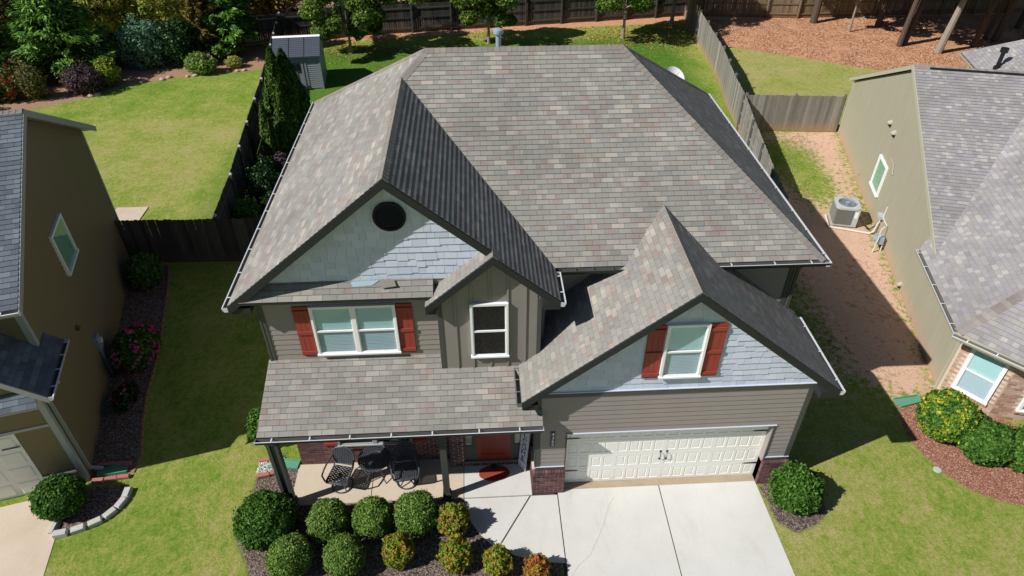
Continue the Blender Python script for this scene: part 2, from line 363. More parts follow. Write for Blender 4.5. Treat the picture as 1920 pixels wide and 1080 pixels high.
def courses(mb, pts, uhint, exp=.127, h=.010, mat=0, bmat=1, out=None, v0=None, lift=.003):
    """overlapping courses (shingles or lap boards) over a planar convex polygon"""
    P = [Vector(p) for p in pts]; u, v, n = frame(pts, uhint)
    if out is not None and n.dot(Vector(out)) < 0: n = -n
    o = P[0]; q = [((p-o).dot(u), (p-o).dot(v)) for p in P]
    lo = min(a[1] for a in q); hi = max(a[1] for a in q); ul = min(a[0] for a in q)
    U0 = o.dot(u)+ul; q = [(a-ul, b-lo) for a, b in q]; o = o+u*ul+v*lo
    k = 0
    while k*exp < hi-lo-1e-4:
        a = k*exp; b = a+exp
        c = clip(clip(q, 1, a, 1), 1, b, -1)
        if len(c) >= 3:
            mb.poly([tuple(o+u*x+v*y+n*(h*(1-(y-a)/exp)+lift)) for x, y in c], [(x+U0, y) for x, y in c], mat)
            e = [x for x, y in c if abs(y-a) < 1e-5]
            if e and max(e)-min(e) > .01:
                x0, x1 = min(e), max(e); B = o+v*a
                mb.poly([tuple(B+u*x0+n*(h+lift)), tuple(B+u*x1+n*(h+lift)), tuple(B+u*x1+n*(lift-.002)), tuple(B+u*x0+n*(lift-.002))], [(x0, a)]*4, bmat)
        k += 1
    return u, v, n
def shakes(mb, pts, uhint, out, exp=.17, h=.016, wmin=.14, wmax=.3, mat=0, seed=1):
    rnd = random.Random(seed); P = [Vector(p) for p in pts]; u, v, n = frame(pts, uhint)
    if n.dot(Vector(out)) < 0: n = -n
    o = P[0]; q = [((p-o).dot(u), (p-o).dot(v)) for p in P]
    lo = min(a[1] for a in q); hi = max(a[1] for a in q); ul = min(a[0] for a in q); uh = max(a[0] for a in q)
    k = 0
    while lo+k*exp < hi:
        a = lo+k*exp; x = ul-rnd.random()*.2
        while x < uh:
            w_ = rnd.uniform(wmin, wmax); d = rnd.choice([0, .0, .022, .03]); hh = h+rnd.uniform(-.002, .004)
            c = clip(clip(clip(clip(q, 0, x+.002, 1), 0, x+w_-.002, -1), 1, a-d, 1), 1, a+exp, -1)
            if len(c) >= 3:
                n3 = [tuple(o+u*p+v*r+n*(hh*(1-(r-a)/exp)+.001)) for p, r in c]; m = len(c)
                back = [tuple(o+u*p+v*r-n*.002) for p, r in c]
                mb.raw(n3+back, [list(range(m))]+[[i, (i+1) % m, m+(i+1) % m, m+i] for i in range(m)], None, mat)
            x += w_
        k += 1
def caps(mb, p0, p1, dA, dB, w_=.15, step=.145, h=.008, mat=0):
    """ridge or hip cap shingles, each its own folded piece"""
    a = Vector(p0); b = Vector(p1); L = (b-a).length; d = (b-a)/L; dA = Vector(dA).normalized(); dB = Vector(dB).normalized()
    nrm = -(dA+dB).normalized(); n = int(L/step)+1
    for i in range(n):
        s0 = a+d*(i*step); s1 = a+d*min(L, i*step+step*1.12)
        lo = nrm*(h+.012); hi = nrm*.012
        ww = w_*random.uniform(.97, 1.03)
        P = [s0+lo, s1+hi, s1+dA*ww+hi, s0+dA*ww+lo, s0+dB*ww+lo, s1+dB*ww+hi,
             s0, s0+dA*ww, s0+dB*ww]
        mb.raw([tuple(x) for x in P], [(0, 3, 2, 1), (0, 1, 5, 4), (0, 6, 7, 3), (0, 4, 8, 6)], None, mat)
def down(u, v): return -Vector(v)

def gutter(parent, p0, p1, out, lipmat='gwhite', hang=.75, body='trimdark', w_=.12, h=.11, end=True):
    """open trough along p0->p1, hung outwards; aluminium lip and hangers"""
    a = Vector(p0); b = Vector(p1); d = (b-a).normalized(); o = Vector(out).normalized(); z = Vector((0, 0, 1))
    mb = MB(); prof = [(0, .01), (0, -h), (w_*.7, -h), (w_, -.035), (w_, 0), (w_-.022, 0), (w_-.022, -.035), (w_*.7-.012, -h+.008), (.01, -h+.008), (.01, .01)]
    mats = [1, 0, 0, 0, 2, 2, 1, 1, 1]
    for i in range(len(prof)-1):
        (x0, z0), (x1, z1) = prof[i], prof[i+1]
        mb.poly([tuple(a+o*x0+z*z0), tuple(b+o*x0+z*z0), tuple(b+o*x1+z*z1), tuple(a+o*x1+z*z1)], None, mats[i])
    for e in ((a, b) if end else ()):
        mb.prism([tuple(e+o*x+z*zz) for x, zz in prof[:5]], tuple(d*.004*(1 if e is b else -1)), 2)
    L = (b-a).length; s = .35
    while s < L:
        c = a+d*s; mb.bar(c+z*.004, c+o*(w_-.004)+z*.004, .028, .008, (0, 0, 1), 2); s += hang*random.uniform(.85, 1.15)
    return mb.build('gutter', [body, 'gut', lipmat], parent)

def downspout(parent, path, mat='trim', r=.04):
    mb = MB()
    for i in range(len(path)-1): mb.bar(path[i], path[i+1], .075, .055, (0, 1, 0) if abs(path[i][2]-path[i+1][2]) > .1 else (0, 0, 1))
    return mb.build('downspout', mat, parent)

def wallT(x0, y0, ang=0):
    """wall frame: local x along the wall, local y outwards, z up (ang=0: wall faces -y)"""
    return Matrix.Translation((x0, y0, 0)) @ Matrix.Rotation(ang, 4, 'Z') @ Matrix(((1, 0, 0, 0), (0, -1, 0, 0), (0, 0, 1, 0), (0, 0, 0, 1)))

def window(parent, T, x0, x1, z0, z1, twin=False, style='blind', fm='white', fw_=.07, sash=True, label=None):
    f = MB(T); D = .075
    f.box(x0, x1, 0, D, z1-fw_, z1); f.box(x0-.015, x1+.015, 0, D+.025, z0, z0+fw_*.8); f.box(x0, x0+fw_, 0, D, z0+fw_*.8, z1-fw_); f.box(x1-fw_, x1, 0, D, z0+fw_*.8, z1-fw_)
    fr = f.build('window', fm, parent)
    if label: fr['label'] = label
    bays = [(x0+fw_, x1-fw_)]
    if twin:
        c = (x0+x1)/2; m = MB(T); m.box(c-.045, c+.045, 0, D-.004, z0+fw_*.8, z1-fw_); m.build('mullion', fm, fr)
        bays = [(x0+fw_, c-.045), (c+.045, x1-fw_)]
    for a, b in bays:
        zb, zt = z0+fw_*.8, z1-fw_; zm = (zb+zt)/2
        if sash:
            s = MB(T); s.box(a, b, .034, .064, zm-.022, zm+.022)
            for (p, q, r_, t_) in ((a, a+.025, zb, zt), (b-.025, b, zb, zt)): s.box(p, q, .034, .06, r_, zm-.022); s.box(p, q, .03, .052, zm+.022, t_)
            s.box(a+.025, b-.025, .034, .06, zb, zb+.03); s.box(a+.025, b-.025, .03, .052, zt-.025, zt)
            s.build('sash', fm, fr)
        bk = MB(T); bk.box(a, b, .002, .013, zb, zt); bk.build('backing', 'darkroom', fr)
        if style == 'blind':
            c = MB(T); c.box(a+.004, b-.004, .0135, .017, zm+.0, zt); c.build('roller_shade', 'shadecloth', fr)
            c = MB(T); z = zb+.02
            while z < zm+.02:
                c.raw([(a+.006, .016, z+.04), (b-.006, .016, z+.04), (b-.006, .026, z), (a+.006, .026, z)], [(0, 1, 2, 3)]); z += .042
            c.build('blind', 'blind', fr)
        elif style == 'green':
            c = MB(T); c.box(a+.002, b-.002, .0135, .02, zb, zt); c.build('blind', 'screen', fr)
        g = MB(T); g.poly([(a, .045, zb), (b, .045, zb), (b, .045, zt), (a, .045, zt)]); g.build('pane', 'glass', fr)
    return fr

def shutter(parent, T, x0, x1, z0, z1):
    m = MB(T); n = 3; w_ = (x1-x0)/n
    for i in range(n): m.box(x0+i*w_+.003, x0+(i+1)*w_-.003, .004, .03, z0, z1)
    m.box(x0+.003, x1-.003, .002, .02, z0+.01, z1-.01)
    H = z1-z0
    for f in (.1, .52, .93): m.box(x0+.004, x1-.004, .03, .052, z0+H*(1-f)-.045, z0+H*(1-f)+.045)
    o = m.build('shutter', 'red', parent); return o

def bricks(mb, T, x0, x1, z0, z1, seed=0, L=.2, H=.064, g=.014, d=.007, holes=(), soldier=False):
    """running-bond bricks proud of their mortar; T a wall frame"""
    rnd = random.Random(seed); z = z0; row = 0
    while z < z1-.02:
        x = x0-(L+g)/2*(row % 2)
        while x < x1:
            a = max(x, x0); b = min(x+L, x1); zt = min(z+H, z1)
            if b-a > .03 and not any(a < h[1] and b > h[0] and z < h[3] and zt > h[2] for h in holes):
                dd = d+rnd.uniform(-.002, .002)
                P = [(a, 0, z), (b, 0, z), (b, 0, zt), (a, 0, zt), (a, dd, z), (b, dd, z), (b, dd, zt), (a, dd, zt)]
                P = [tuple(T @ Vector(p)) for p in P]
                sv = mb.T; mb.T = None
                mb.raw(P, [(4, 5, 6, 7), (0, 4, 7, 3), (1, 2, 6, 5), (3, 7, 6, 2), (0, 1, 5, 4)], None, 0); mb.T = sv
            x += L+g
        z += H+g; row += 1

def rowlock(mb, T, x0, x1, z0, h, y0, y1, w_=.066):
    x = x0; sv = mb.T; mb.T = T
    while x < x1-.02:
        b = min(x+w_, x1); mb.raw([(x, y0, z0), (b, y0, z0), (b, y1, z0), (x, y1, z0), (x, y0, z0+h), (b, y0, z0+h), (b, y1, z0+h-.02), (x, y1, z0+h-.02)],
               [(0, 1, 2, 3), (4, 5, 6, 7), (0, 4, 5, 1), (3, 2, 6, 7), (0, 3, 7, 4), (1, 5, 6, 2)], None, 0); x += w_+.01
    mb.T = sv

def rotlab(o, l): o['label'] = l; return o

# ---------------------------------------------------------------- the ground
def sdist(px, py, poly):
    """signed distance to polygon, positive inside"""
    P = np.array(poly, float); n = len(P); d = np.full(px.shape, 1e9); ins = np.zeros(px.shape, bool)
    for i in range(n):
        a = P[i]; b = P[(i+1) % n]; e = b-a; t = np.clip(((px-a[0])*e[0]+(py-a[1])*e[1])/(e@e), 0, 1)
        d = np.minimum(d, np.hypot(px-a[0]-t*e[0], py-a[1]-t*e[1]))
        c = ((a[1] > py) != (b[1] > py)) & (px < (b[0]-a[0])*(py-a[1])/((b[1]-a[1]) or 1e-9)+a[0]); ins ^= c
    return np.where(ins, d, -d)
gx = np.concatenate([[-400, -150, -70, -50], np.arange(-38, 44.01, .2), [55, 80, 160, 400]])
gy = np.concatenate([[-300, -100, -40, -20], np.arange(-9, 50.01, .2), [60, 90, 200, 600]])
X, Y = np.meshgrid(gx, gy); nx, ny = len(gx), len(gy); x_, y_ = X.ravel(), Y.ravel()
me = bpy.data.meshes.new('ground'); idx = np.arange(nx*ny).reshape(ny, nx)
Q = np.stack([idx[:-1, :-1], idx[:-1, 1:], idx[1:, 1:], idx[1:, :-1]], -1).reshape(-1, 4)
me.vertices.add(nx*ny); me.vertices.foreach_set('co', np.stack([x_, y_, 0*x_], 1).ravel())
me.loops.add(Q.size); me.loops.foreach_set('vertex_index', Q.ravel()); me.polygons.add(len(Q))
me.polygons.foreach_set('loop_start', np.arange(0, Q.size, 4)); me.update(calc_edges=True); me.validate()
masks = {
 'mulch': [[(-5.9, -.1), (-5.9, 1.2), (-6.6, 1.3), (-7.0, 1.0), (-7.05, .2), (-7.2, -.8), (-6.7, -1.6), (-6.5, -2.1), (-6.3, -4.5), (-5, -6), (.4, -6), (.45, -1.9), (-.5, -1.6), (-1.1, -1.35), (-1.5, -.8), (-1.75, -.1)],
           [(-11.3, .9), (-10.35, .95), (-10.25, 1.4), (-10.6, 2.6), (-10.85, 3.7), (-11.1, 5.2), (-11.3, 6.3), (-12.0, 9), (-12.35, 10.3), (-13.9, 10.3)],
           [(-11.45, .7), (-10.2, .75), (-10.2, .3), (-10.35, -.15), (-10.75, -.45), (-11.45, -.6)],
           [(5.65, 0), (6.4, -.05), (6.95, -.35), (7.15, -.95), (6.6, -1.35), (6.1, -1.5), (5.75, -1.2)],
           [(-9.3, 10.6), (-10.3, 10.6), (-11.2, 18.4), (-12.0, 25), (-11.2, 25), (-9.0, 20.5), (-8.6, 12)]],
 'redm': [[(10.5, 2.5), (12.1, 2.7), (13.6, 1.2), (17, .6), (17, -2.2), (13, -1.35), (11.95, -1.1), (11.4, -.9), (10.85, -.5), (10.45, .1), (10.25, .8), (10.25, 1.5)]],
 'clay': [[(6.2, 1.5), (9.3, 2.6), (10.2, 2.3), (11.9, 2.8), (16.5, 20), (12.2, 20.2), (10.6, 11), (7.5, 11), (6.3, 8)]],
 'soil': [[(-36, 18), (-24.5, 24.6), (-21.9, 26.2), (-20.9, 27.6), (-18.3, 28.9), (-13.5, 30.0), (-13.1, 34.3), (-24, 31), (-36, 26)], [(-20, 35.3), (-13, 35.5), (-7, 36.4), (0, 37.6), (14, 39.2), (16, 60), (-30, 60)]],
 'straw': [[(13.2, 33.0), (14.6, 32.3), (15.9, 31.9), (17, 31.1), (18.9, 30.1), (21.2, 28.6), (25, 26.5), (44, 22), (44, 60), (13.6, 60)],
           [(-13, 33.9), (-7.7, 35.0), (0, 36.2), (8, 37.0), (13.3, 37.6), (13.6, 40), (-13, 36.5)]],
}
from mathutils import noise as mn
def setattr_(name, a):
    at = me.attributes.new(name, 'FLOAT', 'POINT'); at.data.foreach_set('value', a.astype('f'))
for k, polys in masks.items():
    setattr_(k, np.clip(np.max([sdist(x_, y_, p) for p in polys], 0), -2, 2) if k != 'clay' else np.clip(sdist(x_, y_, polys[0])*.9, -2, .6)
             - 1.25*np.exp(-(((x_-13.1)/1.2)**2+((y_-15.6)/2.9)**2)) - .55*np.exp(-(((x_-12)/3)**2+((y_-18)/2)**2)) - 1.0*np.exp(-(((x_-8.6)/1.7)**2+((y_-7)/6)**2)) - .5*np.exp(-(((x_-9.9)/.6)**2+((y_-2.9)/.6)**2)))
bx = np.clip((16-y_)/14, 0, 1)
setattr_('dry', .12-.03*bx + .1*np.exp(-(((x_+16)/5)**2+((y_-20)/5)**2)) + .08*(x_ > 5)*(y_ < 3) + .12*((x_ > 13)*(y_ > 20)) - .06*(x_ < -13)*(y_ > 23)
         + .14*np.exp(-(((x_+7.4)/.6)**2+((y_-0)/2.2)**2)) + .25*np.exp(-(((x_-9)/9)**2+((y_-31)/2)**2)*3)*0)
setattr_('lush', np.clip(sdist(x_, y_, [(-13, 11), (12.5, 11), (12.5, 24), (13, 36), (-13, 34)])*.5, 0, 1))
me.materials.append(M['ground']); go = bpy.data.objects.new('ground', me); COL.objects.link(go); tag(go, kind='structure')

# concrete
def slab(name, polys, z0, z1, mat):
    mb = MB()
    for p in polys: mb.prism([(x, y, z0) for x, y in p], (0, 0, z1-z0))
    return tag(mb.build(name, mat), kind='structure')
g_ = .012
slab('driveway', [[(.57+g_, -9.5), (3.05-g_+.02, -9.5), (3.14-g_, .18), (.57+g_, .18)], [(3.05+g_+.02, -9.5), (5.85, -9.5), (5.66, -2.55), (5.605, .0), (5.605, .18), (3.14+g_, .18)]], -.1, .012, 'drive')
slab('front_path', [[(-1.74, -.14), (-.13, -.14), (-.9, -1.39), (-1.08, -1.45), (-1.4, -1.1), (-1.58, -.8), (-1.7, -.45)],
                    [(-.09, -.14), (.57-g_, -.14), (.57-g_, -1.97), (.0, -1.9), (-.62, -1.7), (-.87, -1.41)]], -.1, .0125, 'drive')
slab('porch_floor', [[(-6.0, -.12), (-4.06, -.12), (-4.06, 1.1), (-6.0, 1.1)], [(-4.04, -.12), (-1.76, -.12), (-1.76, 1.1), (-4.04, 1.1)]], -.1, .04, 'porch')
slab('porch_step', [[(-1.745, -.125), (-.062, -.125), (-.062, .83), (-1.745, .83)]], -.1, .038, 'drive')
slab('joint_strip', [[(-1.78, -1.95), (5.55, -9.4), (5.55, .1), (-1.72, .1)][0:0] or [(.5, -9.4), (3.3, -9.4), (3.3, .15), (.5, .15)], [(-1.6, -.2), (-1.3, -.8), (-.8, -1.45), (.6, -1.8), (.6, -.05), (-1.7, -.05)], [(-6.0, -.11), (-1.7, -.11), (-1.7, 1.05), (-6.0, 1.05)]], -.1, .004, 'joint')
slab('garage_threshold', [[(.73, 0), (5.6, 0), (5.6, .2), (.73, .2)]], .0125, .019, 'apron')

mb = MB(); cr = [(.62, -2.35), (.85, -2.05), (1.15, -1.8), (1.42, -1.35), (1.6, -1.0), (1.78, -.55), (1.95, -.3)]
for (a, b), (c, d) in zip(cr, cr[1:]):
    n = 5
    for k in range(n):
        p0 = (a+(c-a)*k/n+random.uniform(-.012, .012), b+(d-b)*k/n); p1 = (a+(c-a)*(k+1)/n+random.uniform(-.012, .012), b+(d-b)*(k+1)/n); mb.bar((*p0, .0125), (*p1, .0125), .006, .003)
tag(mb.build('driveway_crack', 'apron'), kind='structure')
# ---------------------------------------------------------------- the grey house
H = empty('house', (0, 0, 0), 0, 'grey house with brown shingle hip roof, red shutters and wide cream garage door', 'house')
xl, xr, yf, yb, ze = -6.38, 6.61, 1.807, 11.47, 5.566
P1 = (-2.317, 6.445, 8.9); P2 = (2.528, 6.445, 8.9); AX, AZ = -2.888, 8.432; AY1 = 5.793; AY0 = .83
GE, GS = .49, .848; BX = -.9; BZ = AZ-GS*(BX-AX); BY = .64
def zr(x): return AZ-GS*(x-AX)
A0 = (AX, AY0, AZ); A1 = (AX, AY1, AZ)
def roof(name, planes, parent, mat='shingle', deck=.15, skip=False):
    mb = MB(); dk = MB()
    for pts, uh in planes:
        courses(mb, pts, uh)
        dk.prism([(p[0], p[1], p[2]-.003) for p in pts], (0, 0, -deck))
    r = mb.build(name, [mat, 'butt'], parent); dk.build('soffit', 'trimdark', r); return r
ux, uy = (1, 0, 0), (0, 1, 0)
mr = roof('roof', [
 ([(xl, AY0, ze), (xl, AY1, ze), A1, A0], uy), ([(xl, AY1, ze), (xl, yb, ze), P1, A1], uy),
 ([(GE, yf, ze), (xr, yf, ze), P2, P1, A1], ux), ([(xr, yf, ze), (xr, yb, ze), P2], uy),
 ([(xr, yb, ze), (xl, yb, ze), P1, P2], ux),
 ([A0, A1, (GE, yf, ze), (GE, AY0, ze)], uy), ([(BX, BY, BZ), (BX, AY0, BZ), (GE, AY0, ze), (GE, BY, ze)], uy)], H)
bz2 = 5.52
br = roof('roof', [([(-2.32, BY, bz2), (-2.32, 1.14, bz2), (BX, 1.14, BZ), (BX, BY, BZ)], uy)], H)
G = dict(x0=-.357, x1=6.63, xm=3.077, z=3.55, za=6.41, y0=-.295)
gr = roof('roof', [([(G['x0'], G['y0'], 3.55), (G['x0'], 1.0, 3.55), (.05, 2.3, 3.889), (2.065, 2.3, 5.567), (3.077, 2.985, 6.41), (3.077, G['y0'], 6.41)][:], uy),
                   ([(6.63, G['y0'], 3.55), (6.63, 2.24, 3.55), (4.12, 2.24, 5.57), (3.077, 2.985, 6.41), (3.077, G['y0'], 6.41)], uy)], H)
# pent roof under the front gable, and the porch roof
pr_ = roof('roof', [([(-6.12, .80, 5.66), (-2.15, .80, 5.66), (-2.15, 1.15, 5.93), (-5.93, 1.15, 5.93)], ux)], H, deck=.06)
sp = .603
po = roof('roof', [([(-6.13, -.35, 2.84), (-.005, -.35, 2.84), (-.005, 1.145, 2.84+1.495*sp), (-5.99, 1.145, 2.84+1.495*sp)], ux), ([(-.005, -.35, 2.84), (.11, -.35, 2.84), (.11, -.02, 2.84+.33*sp), (-.005, -.02, 2.84+.33*sp)], ux)], H, deck=.1)
def cap(parent, p, q, da, db, **k):
    mb = MB(); caps(mb, p, q, da, db, **k); return mb.build('ridge_cap', k.pop('m', 'cap'), parent)
sl_l = (-1, 0, -.82); sl_r = (1, 0, -.816); sl_f = (0, -1, -.719); sl_b = (0, 1, -.663); sl_g = (1, 0, -GS)
def hipdirs(p, q, nA, nB):
    d = (Vector(q)-Vector(p)).normalized(); out = []
    for s in (nA, nB):
        n = Vector((-s[0]*s[2], -s[1]*s[2], 1)) if 0 else Vector((s[0]*-s[2], s[1]*-s[2], 1)).normalized()
        c = d.cross(n).normalized()
        if c.z > 0: c = -c
        out.append(c)
    return out
for p, q, a, b in ((P2, P1, sl_f, sl_b), ((xr, yf, ze), P2, sl_f, sl_r), ((xr, yb, ze), P2, sl_b, sl_r), ((xl, yb, ze), P1, sl_b, sl_l), (A1, P1, sl_f, sl_l), (A0, A1, sl_g, sl_l)):
    da, db = hipdirs(p, q, a, b); cap(mr, p, q, da, db)
cap(br, (BX, BY, BZ), (BX, 1.0, BZ), (1, 0, -GS), (-1, 0, -.86))
cap(gr, (3.077, G['y0'], 6.41), (3.077, 2.95, 6.41), (1, 0, -.8), (-1, 0, -.83))
# rake boards
def rake(parent, pts, y, h=.2, t=.028):
    mb = MB()
    for a, b in zip(pts, pts[1:]):
        mb.prism([(a[0], y, a[1]-.002), (b[0], y, b[1]-.002), (b[0], y, b[1]-h), (a[0], y, a[1]-h)], (0, -t, 0))
    return mb.build('rake_board', 'trimdark', parent)
rake(mr, [(xl, ze), (AX, AZ), (BX-.02, zr(BX-.02))], AY0); rake(br, [(-2.32, bz2), (BX, BZ), (GE, ze)], BY, .19)
rake(gr, [(G['x0'], 3.55), (3.077, 6.41), (6.63, 3.55)], G['y0'], .2)
# boxed eave ends
for b, p in (((xl+.01, -5.93, AY0+.005, 1.13, ze-.2, ze-.06), mr), ((.12, GE-.01, BY+.005, 1.2, ze-.22, ze-.05), mr), ((-2.3, -2.1, BY+.01, 1.13, bz2-.2, bz2-.06), br), ((6.22, 6.6, -.29, .2, 3.3, 3.5), gr), ((-.33, -.01, -.29, .7, 3.3, 3.47), gr)):
    MB().box(*b).build('eave_return', 'trimdark', p)
# gutters and downspouts
gutter(mr, (xl, AY0-.02, ze-.02), (xl, yb, ze-.02), (-1, 0, 0), hang=.9); gutter(mr, (xr, yf-.1, ze-.02), (xr, yb, ze-.02), (1, 0, 0), hang=1.0)
gutter(mr, (GE+.1, yf, ze-.02), (2.2, yf, ze-.02), (0, -1, 0), hang=.45, lipmat='trim'); gutter(mr, (4.1, yf, ze-.02), (xr+.1, yf, ze-.02), (0, -1, 0), hang=.9)
gutter(mr, (GE, BY-.02, ze-.02), (GE, yf-.12, ze-.02), (1, 0, 0), hang=.5); gutter(mr, (xl, yb, ze-.02), (xr, yb, ze-.02), (0, 1, 0))
gutter(gr, (G['x0'], G['y0'], 3.53), (G['x0'], 1.0, 3.53), (-1, 0, 0), hang=.4, lipmat='gut'); gutter(gr, (6.63, G['y0']-.02, 3.53), (6.63, 2.2, 3.53), (1, 0, 0), hang=1)
gutter(po, (-6.15, -.35, 2.81), (.12, -.35, 2.83), (0, -1, 0), hang=.95)
downspout(gr, [(6.70, .15, 3.43), (6.5, .15, 3.2), (6.27, .15, 3.1), (6.27, .15, .25), (6.5, .1, .08)])
downspout(mr, [(.62, 1.2, 5.42), (.2, 1.15, 5.15), (.17, 1.15, 4.1)]); downspout(mr, [(1.75, 1.74, 5.44), (1.75, 2.1, 5.3), (1.75, 2.19, 5.25)][:3])
downspout(po, [(-6.1, -.4, 2.7), (-6.05, -.13, 2.5), (-6.05, -.13, .1)]); downspout(mr, [(6.7, 1.95, 5.44), (6.45, 2.15, 5.2), (6.28, 2.2, 5.1), (6.28, 2.2, 3.85), (6.5, 2.15, 3.7)])

# walls: masses behind, lap boards in front
LB = .148
def wallmass(name, boxes, mat='siding'):
    mb = MB()
    for b in boxes: mb.box(*b)
    return mb.build(name, mat, H)
wallmass('wall', [(-5.92, 6.2, 2.26, 11.05, 0, 5.62), (-5.92, -2.08, 1.15, 2.255, 2.4, 5.6), (-2.075, .1, .87, 2.255, 2.3, 5.5), (0.005, 6.2, .26, 2.25, 0, 3.62),
                  (-5.92, -2.08, 1.12, 2.255, 0, 2.4), (-2.075, 0, .95, 2.255, 0, 2.3), (.005, .727, .004, .255, .0, 3.6), (5.605, 6.2, .004, .255, .0, 3.6), (.727, 5.605, .004, .255, 2.14, 3.6)])
def lap(rects, T=None, out=(0, -1, 0), mat='siding'):
    for x0, x1, y, z0, z1 in rects:
        mb = MB(T); courses(mb, [(x0, y, z0), (x1, y, z0), (x1, y, z1), (x0, y, z1)], ux, LB, .014, 0, 0, out); mb.build('siding', mat, H)
lap([(-5.82, -2.09, 1.148, 3.6, 5.72)]); lap([(.1, .7, 0, 1.0, 2.14+.006), (5.63, 6.1, 0, 1.0, 2.146), (.1, 6.1, 0, 2.16, 3.38)]); lap([(.1, 6.1, 2.258, 3.3, 5.5)])
for x, a, b, z0, z1 in ((6.2, 0, 2.25, .9, 3.6), (6.2, 2.26, 11.05, .3, 5.6)): mb = MB(); courses(mb, [(x, a, z0), (x, b, z0), (x, b, z1), (x, a, z1)], uy, LB, .014, 0, 0, (1, 0, 0)); mb.build('siding', 'siding', H)
for x, a, b, z0, z1 in ((-5.92, 1.15, 11.05, .3, 5.6),): mb = MB(); courses(mb, [(x, a, z0), (x, b, z0), (x, b, z1), (x, a, z1)], uy, LB, .014, 0, 0, (-1, 0, 0)); mb.build('siding', 'siding', H)
mb = MB()
courses(mb, [(.1, .87, 3.5), (.1, 2.25, 3.5), (.1, 2.25, 5.5), (.1, .87, 5.5)], uy, LB, .014, 0, 0, (1, 0, 0)); mb.build('siding', 'siding', H)
# trims
mb = MB()
for b in ((-5.94, -5.82, 1.118, 1.25, 3.6, 5.6), (-5.945, -5.9, 1.11, 1.24, 3.6, 5.6), (6.1, 6.222, -.024, .1, .98, 3.38), (.0, .1, -.024, .0, .98, 3.38), (-.02, .0, -.03, .1, .98, 3.3),
          (-2.1, -2.0, .835, .95, 3.5, 5.5), (.03, .122, .835, .95, 3.6, 5.5), (6.1, 6.222, 2.22, 2.35, 3.3, 5.5), (.0, 6.22, -.03, .0, 3.38, 3.52), (.70, .726, -.03, .19, .02, 2.16), (5.606, 5.64, -.03, .19, .02, 2.16),
          (.0, .70, -.026, .0, .86, .97), (5.64, 6.215, -.026, .0, .86, .97), (-6.0, 0, -.1, .05, 2.44, 2.66), (.72, 5.61, 0, .19, 2.135, 2.145), (-5.82, -2.1, 1.10, 1.14, 5.56, 5.66)): mb.box(*b)
mb.build('trim_board', 'trim', H)
mb = MB(); mb.box(.0, 6.22, -.045, -.0, 3.521, 3.54); mb.box(.69, 5.65, -.045, .0, 2.146, 2.164); mb.box(-.0, .7, -.04, 0, .971, .99); mb.box(5.64, 6.22, -.04, 0, .971, .99); mb.build('drip_cap', 'sign', H)
# gables
mb = MB(); mb.prism([(-5.9, 1.142, 5.7), (-2.888, 1.142, 8.27), (.05, 1.142, 5.7)], (0, .2, 0)); mb.prism([(0.01, .003, 3.4), (0.01, .003, 3.6), (3.077, .003, 6.2), (6.19, .003, 3.65), (6.19, .003, 3.4)], (0, .25, 0))
mb.prism([(-2.07, .862, 5.2), (-2.07, .862, 5.45), (BX, .862, BZ-.15), (.09, .862, 5.72), (.09, .862, 5.2)], (0, .3, 0)); mb.build('wall', 'bat', H)
mb = MB(); shakes(mb, [(-5.96, 1.142, 5.9), (-2.888, 1.142, 8.35), (0.08, 1.142, 5.9)], ux, (0, -1, 0), seed=3); mb.build('gable_shakes', 'shake', H)
mb = MB(); shakes(mb, [(0.01, .003, 3.54), (0.01, .003, 3.7), (3.077, .003, 6.3), (6.2, .003, 3.76), (6.2, .003, 3.54)], ux, (0, -1, 0), seed=5); mb.build('gable_shakes', 'shake', H)
# board and batten bay
mb = MB(); mb.prism([(-2.0, .86, 3.45), (.03, .86, 3.45), (.03, .86, 5.77), (BX, .86, BZ-.16), (-2.0, .86, 5.65)], (0, -.012, 0))
for bx_ in (-1.72, -1.37, -.98, -.6, -.22):
    top = min(BZ-.16-GS*abs(bx_-BX), 6.6)
    for z0, z1 in (((3.5, 3.91), (5.45, top)) if -1.3 < bx_ < -.7 else ((3.5, top),)): mb.box(bx_-.02, bx_+.02, .826, .848, z0, z1)
mb.build('batten_panel', 'bat', H)
# round louvred vent
vent = MB(); c0 = Vector((-2.885, 1.105, 7.45)); n = 32
for k in range(n):
    a0, a1 = 2*math.pi*k/n, 2*math.pi*(k+1)/n
    ring = lambda r, y, a: (c0.x+r*math.cos(a), y, c0.z+r*math.sin(a))
    P = [ring(.325, 1.08, a0), ring(.325, 1.08, a1), ring(.275, 1.08, a1), ring(.275, 1.08, a0), ring(.325, 1.14, a0), ring(.325, 1.14, a1), ring(.275, 1.14, a1), ring(.275, 1.14, a0)]
    vent.raw(P, [(0, 1, 2, 3), (0, 1, 5, 4), (3, 2, 6, 7)])
v_ = vent.build('gable_vent', 'ventdark', H)
mb = MB(); mb.poly([(c0.x+.285*math.cos(2*math.pi*k/n), 1.118, c0.z+.285*math.sin(2*math.pi*k/n)) for k in range(n)])
for k in range(-5, 6):
    z = c0.z+k*.054; hw = math.sqrt(max(.27**2-(k*.054)**2, 0))
    if hw > .05: mb.raw([(c0.x-hw, 1.115, z+.028), (c0.x+hw, 1.115, z+.028), (c0.x+hw, 1.088, z-.012), (c0.x-hw, 1.088, z-.012)], [(0, 1, 2, 3)])
mb.build('louvre', 'ventdark', v_)
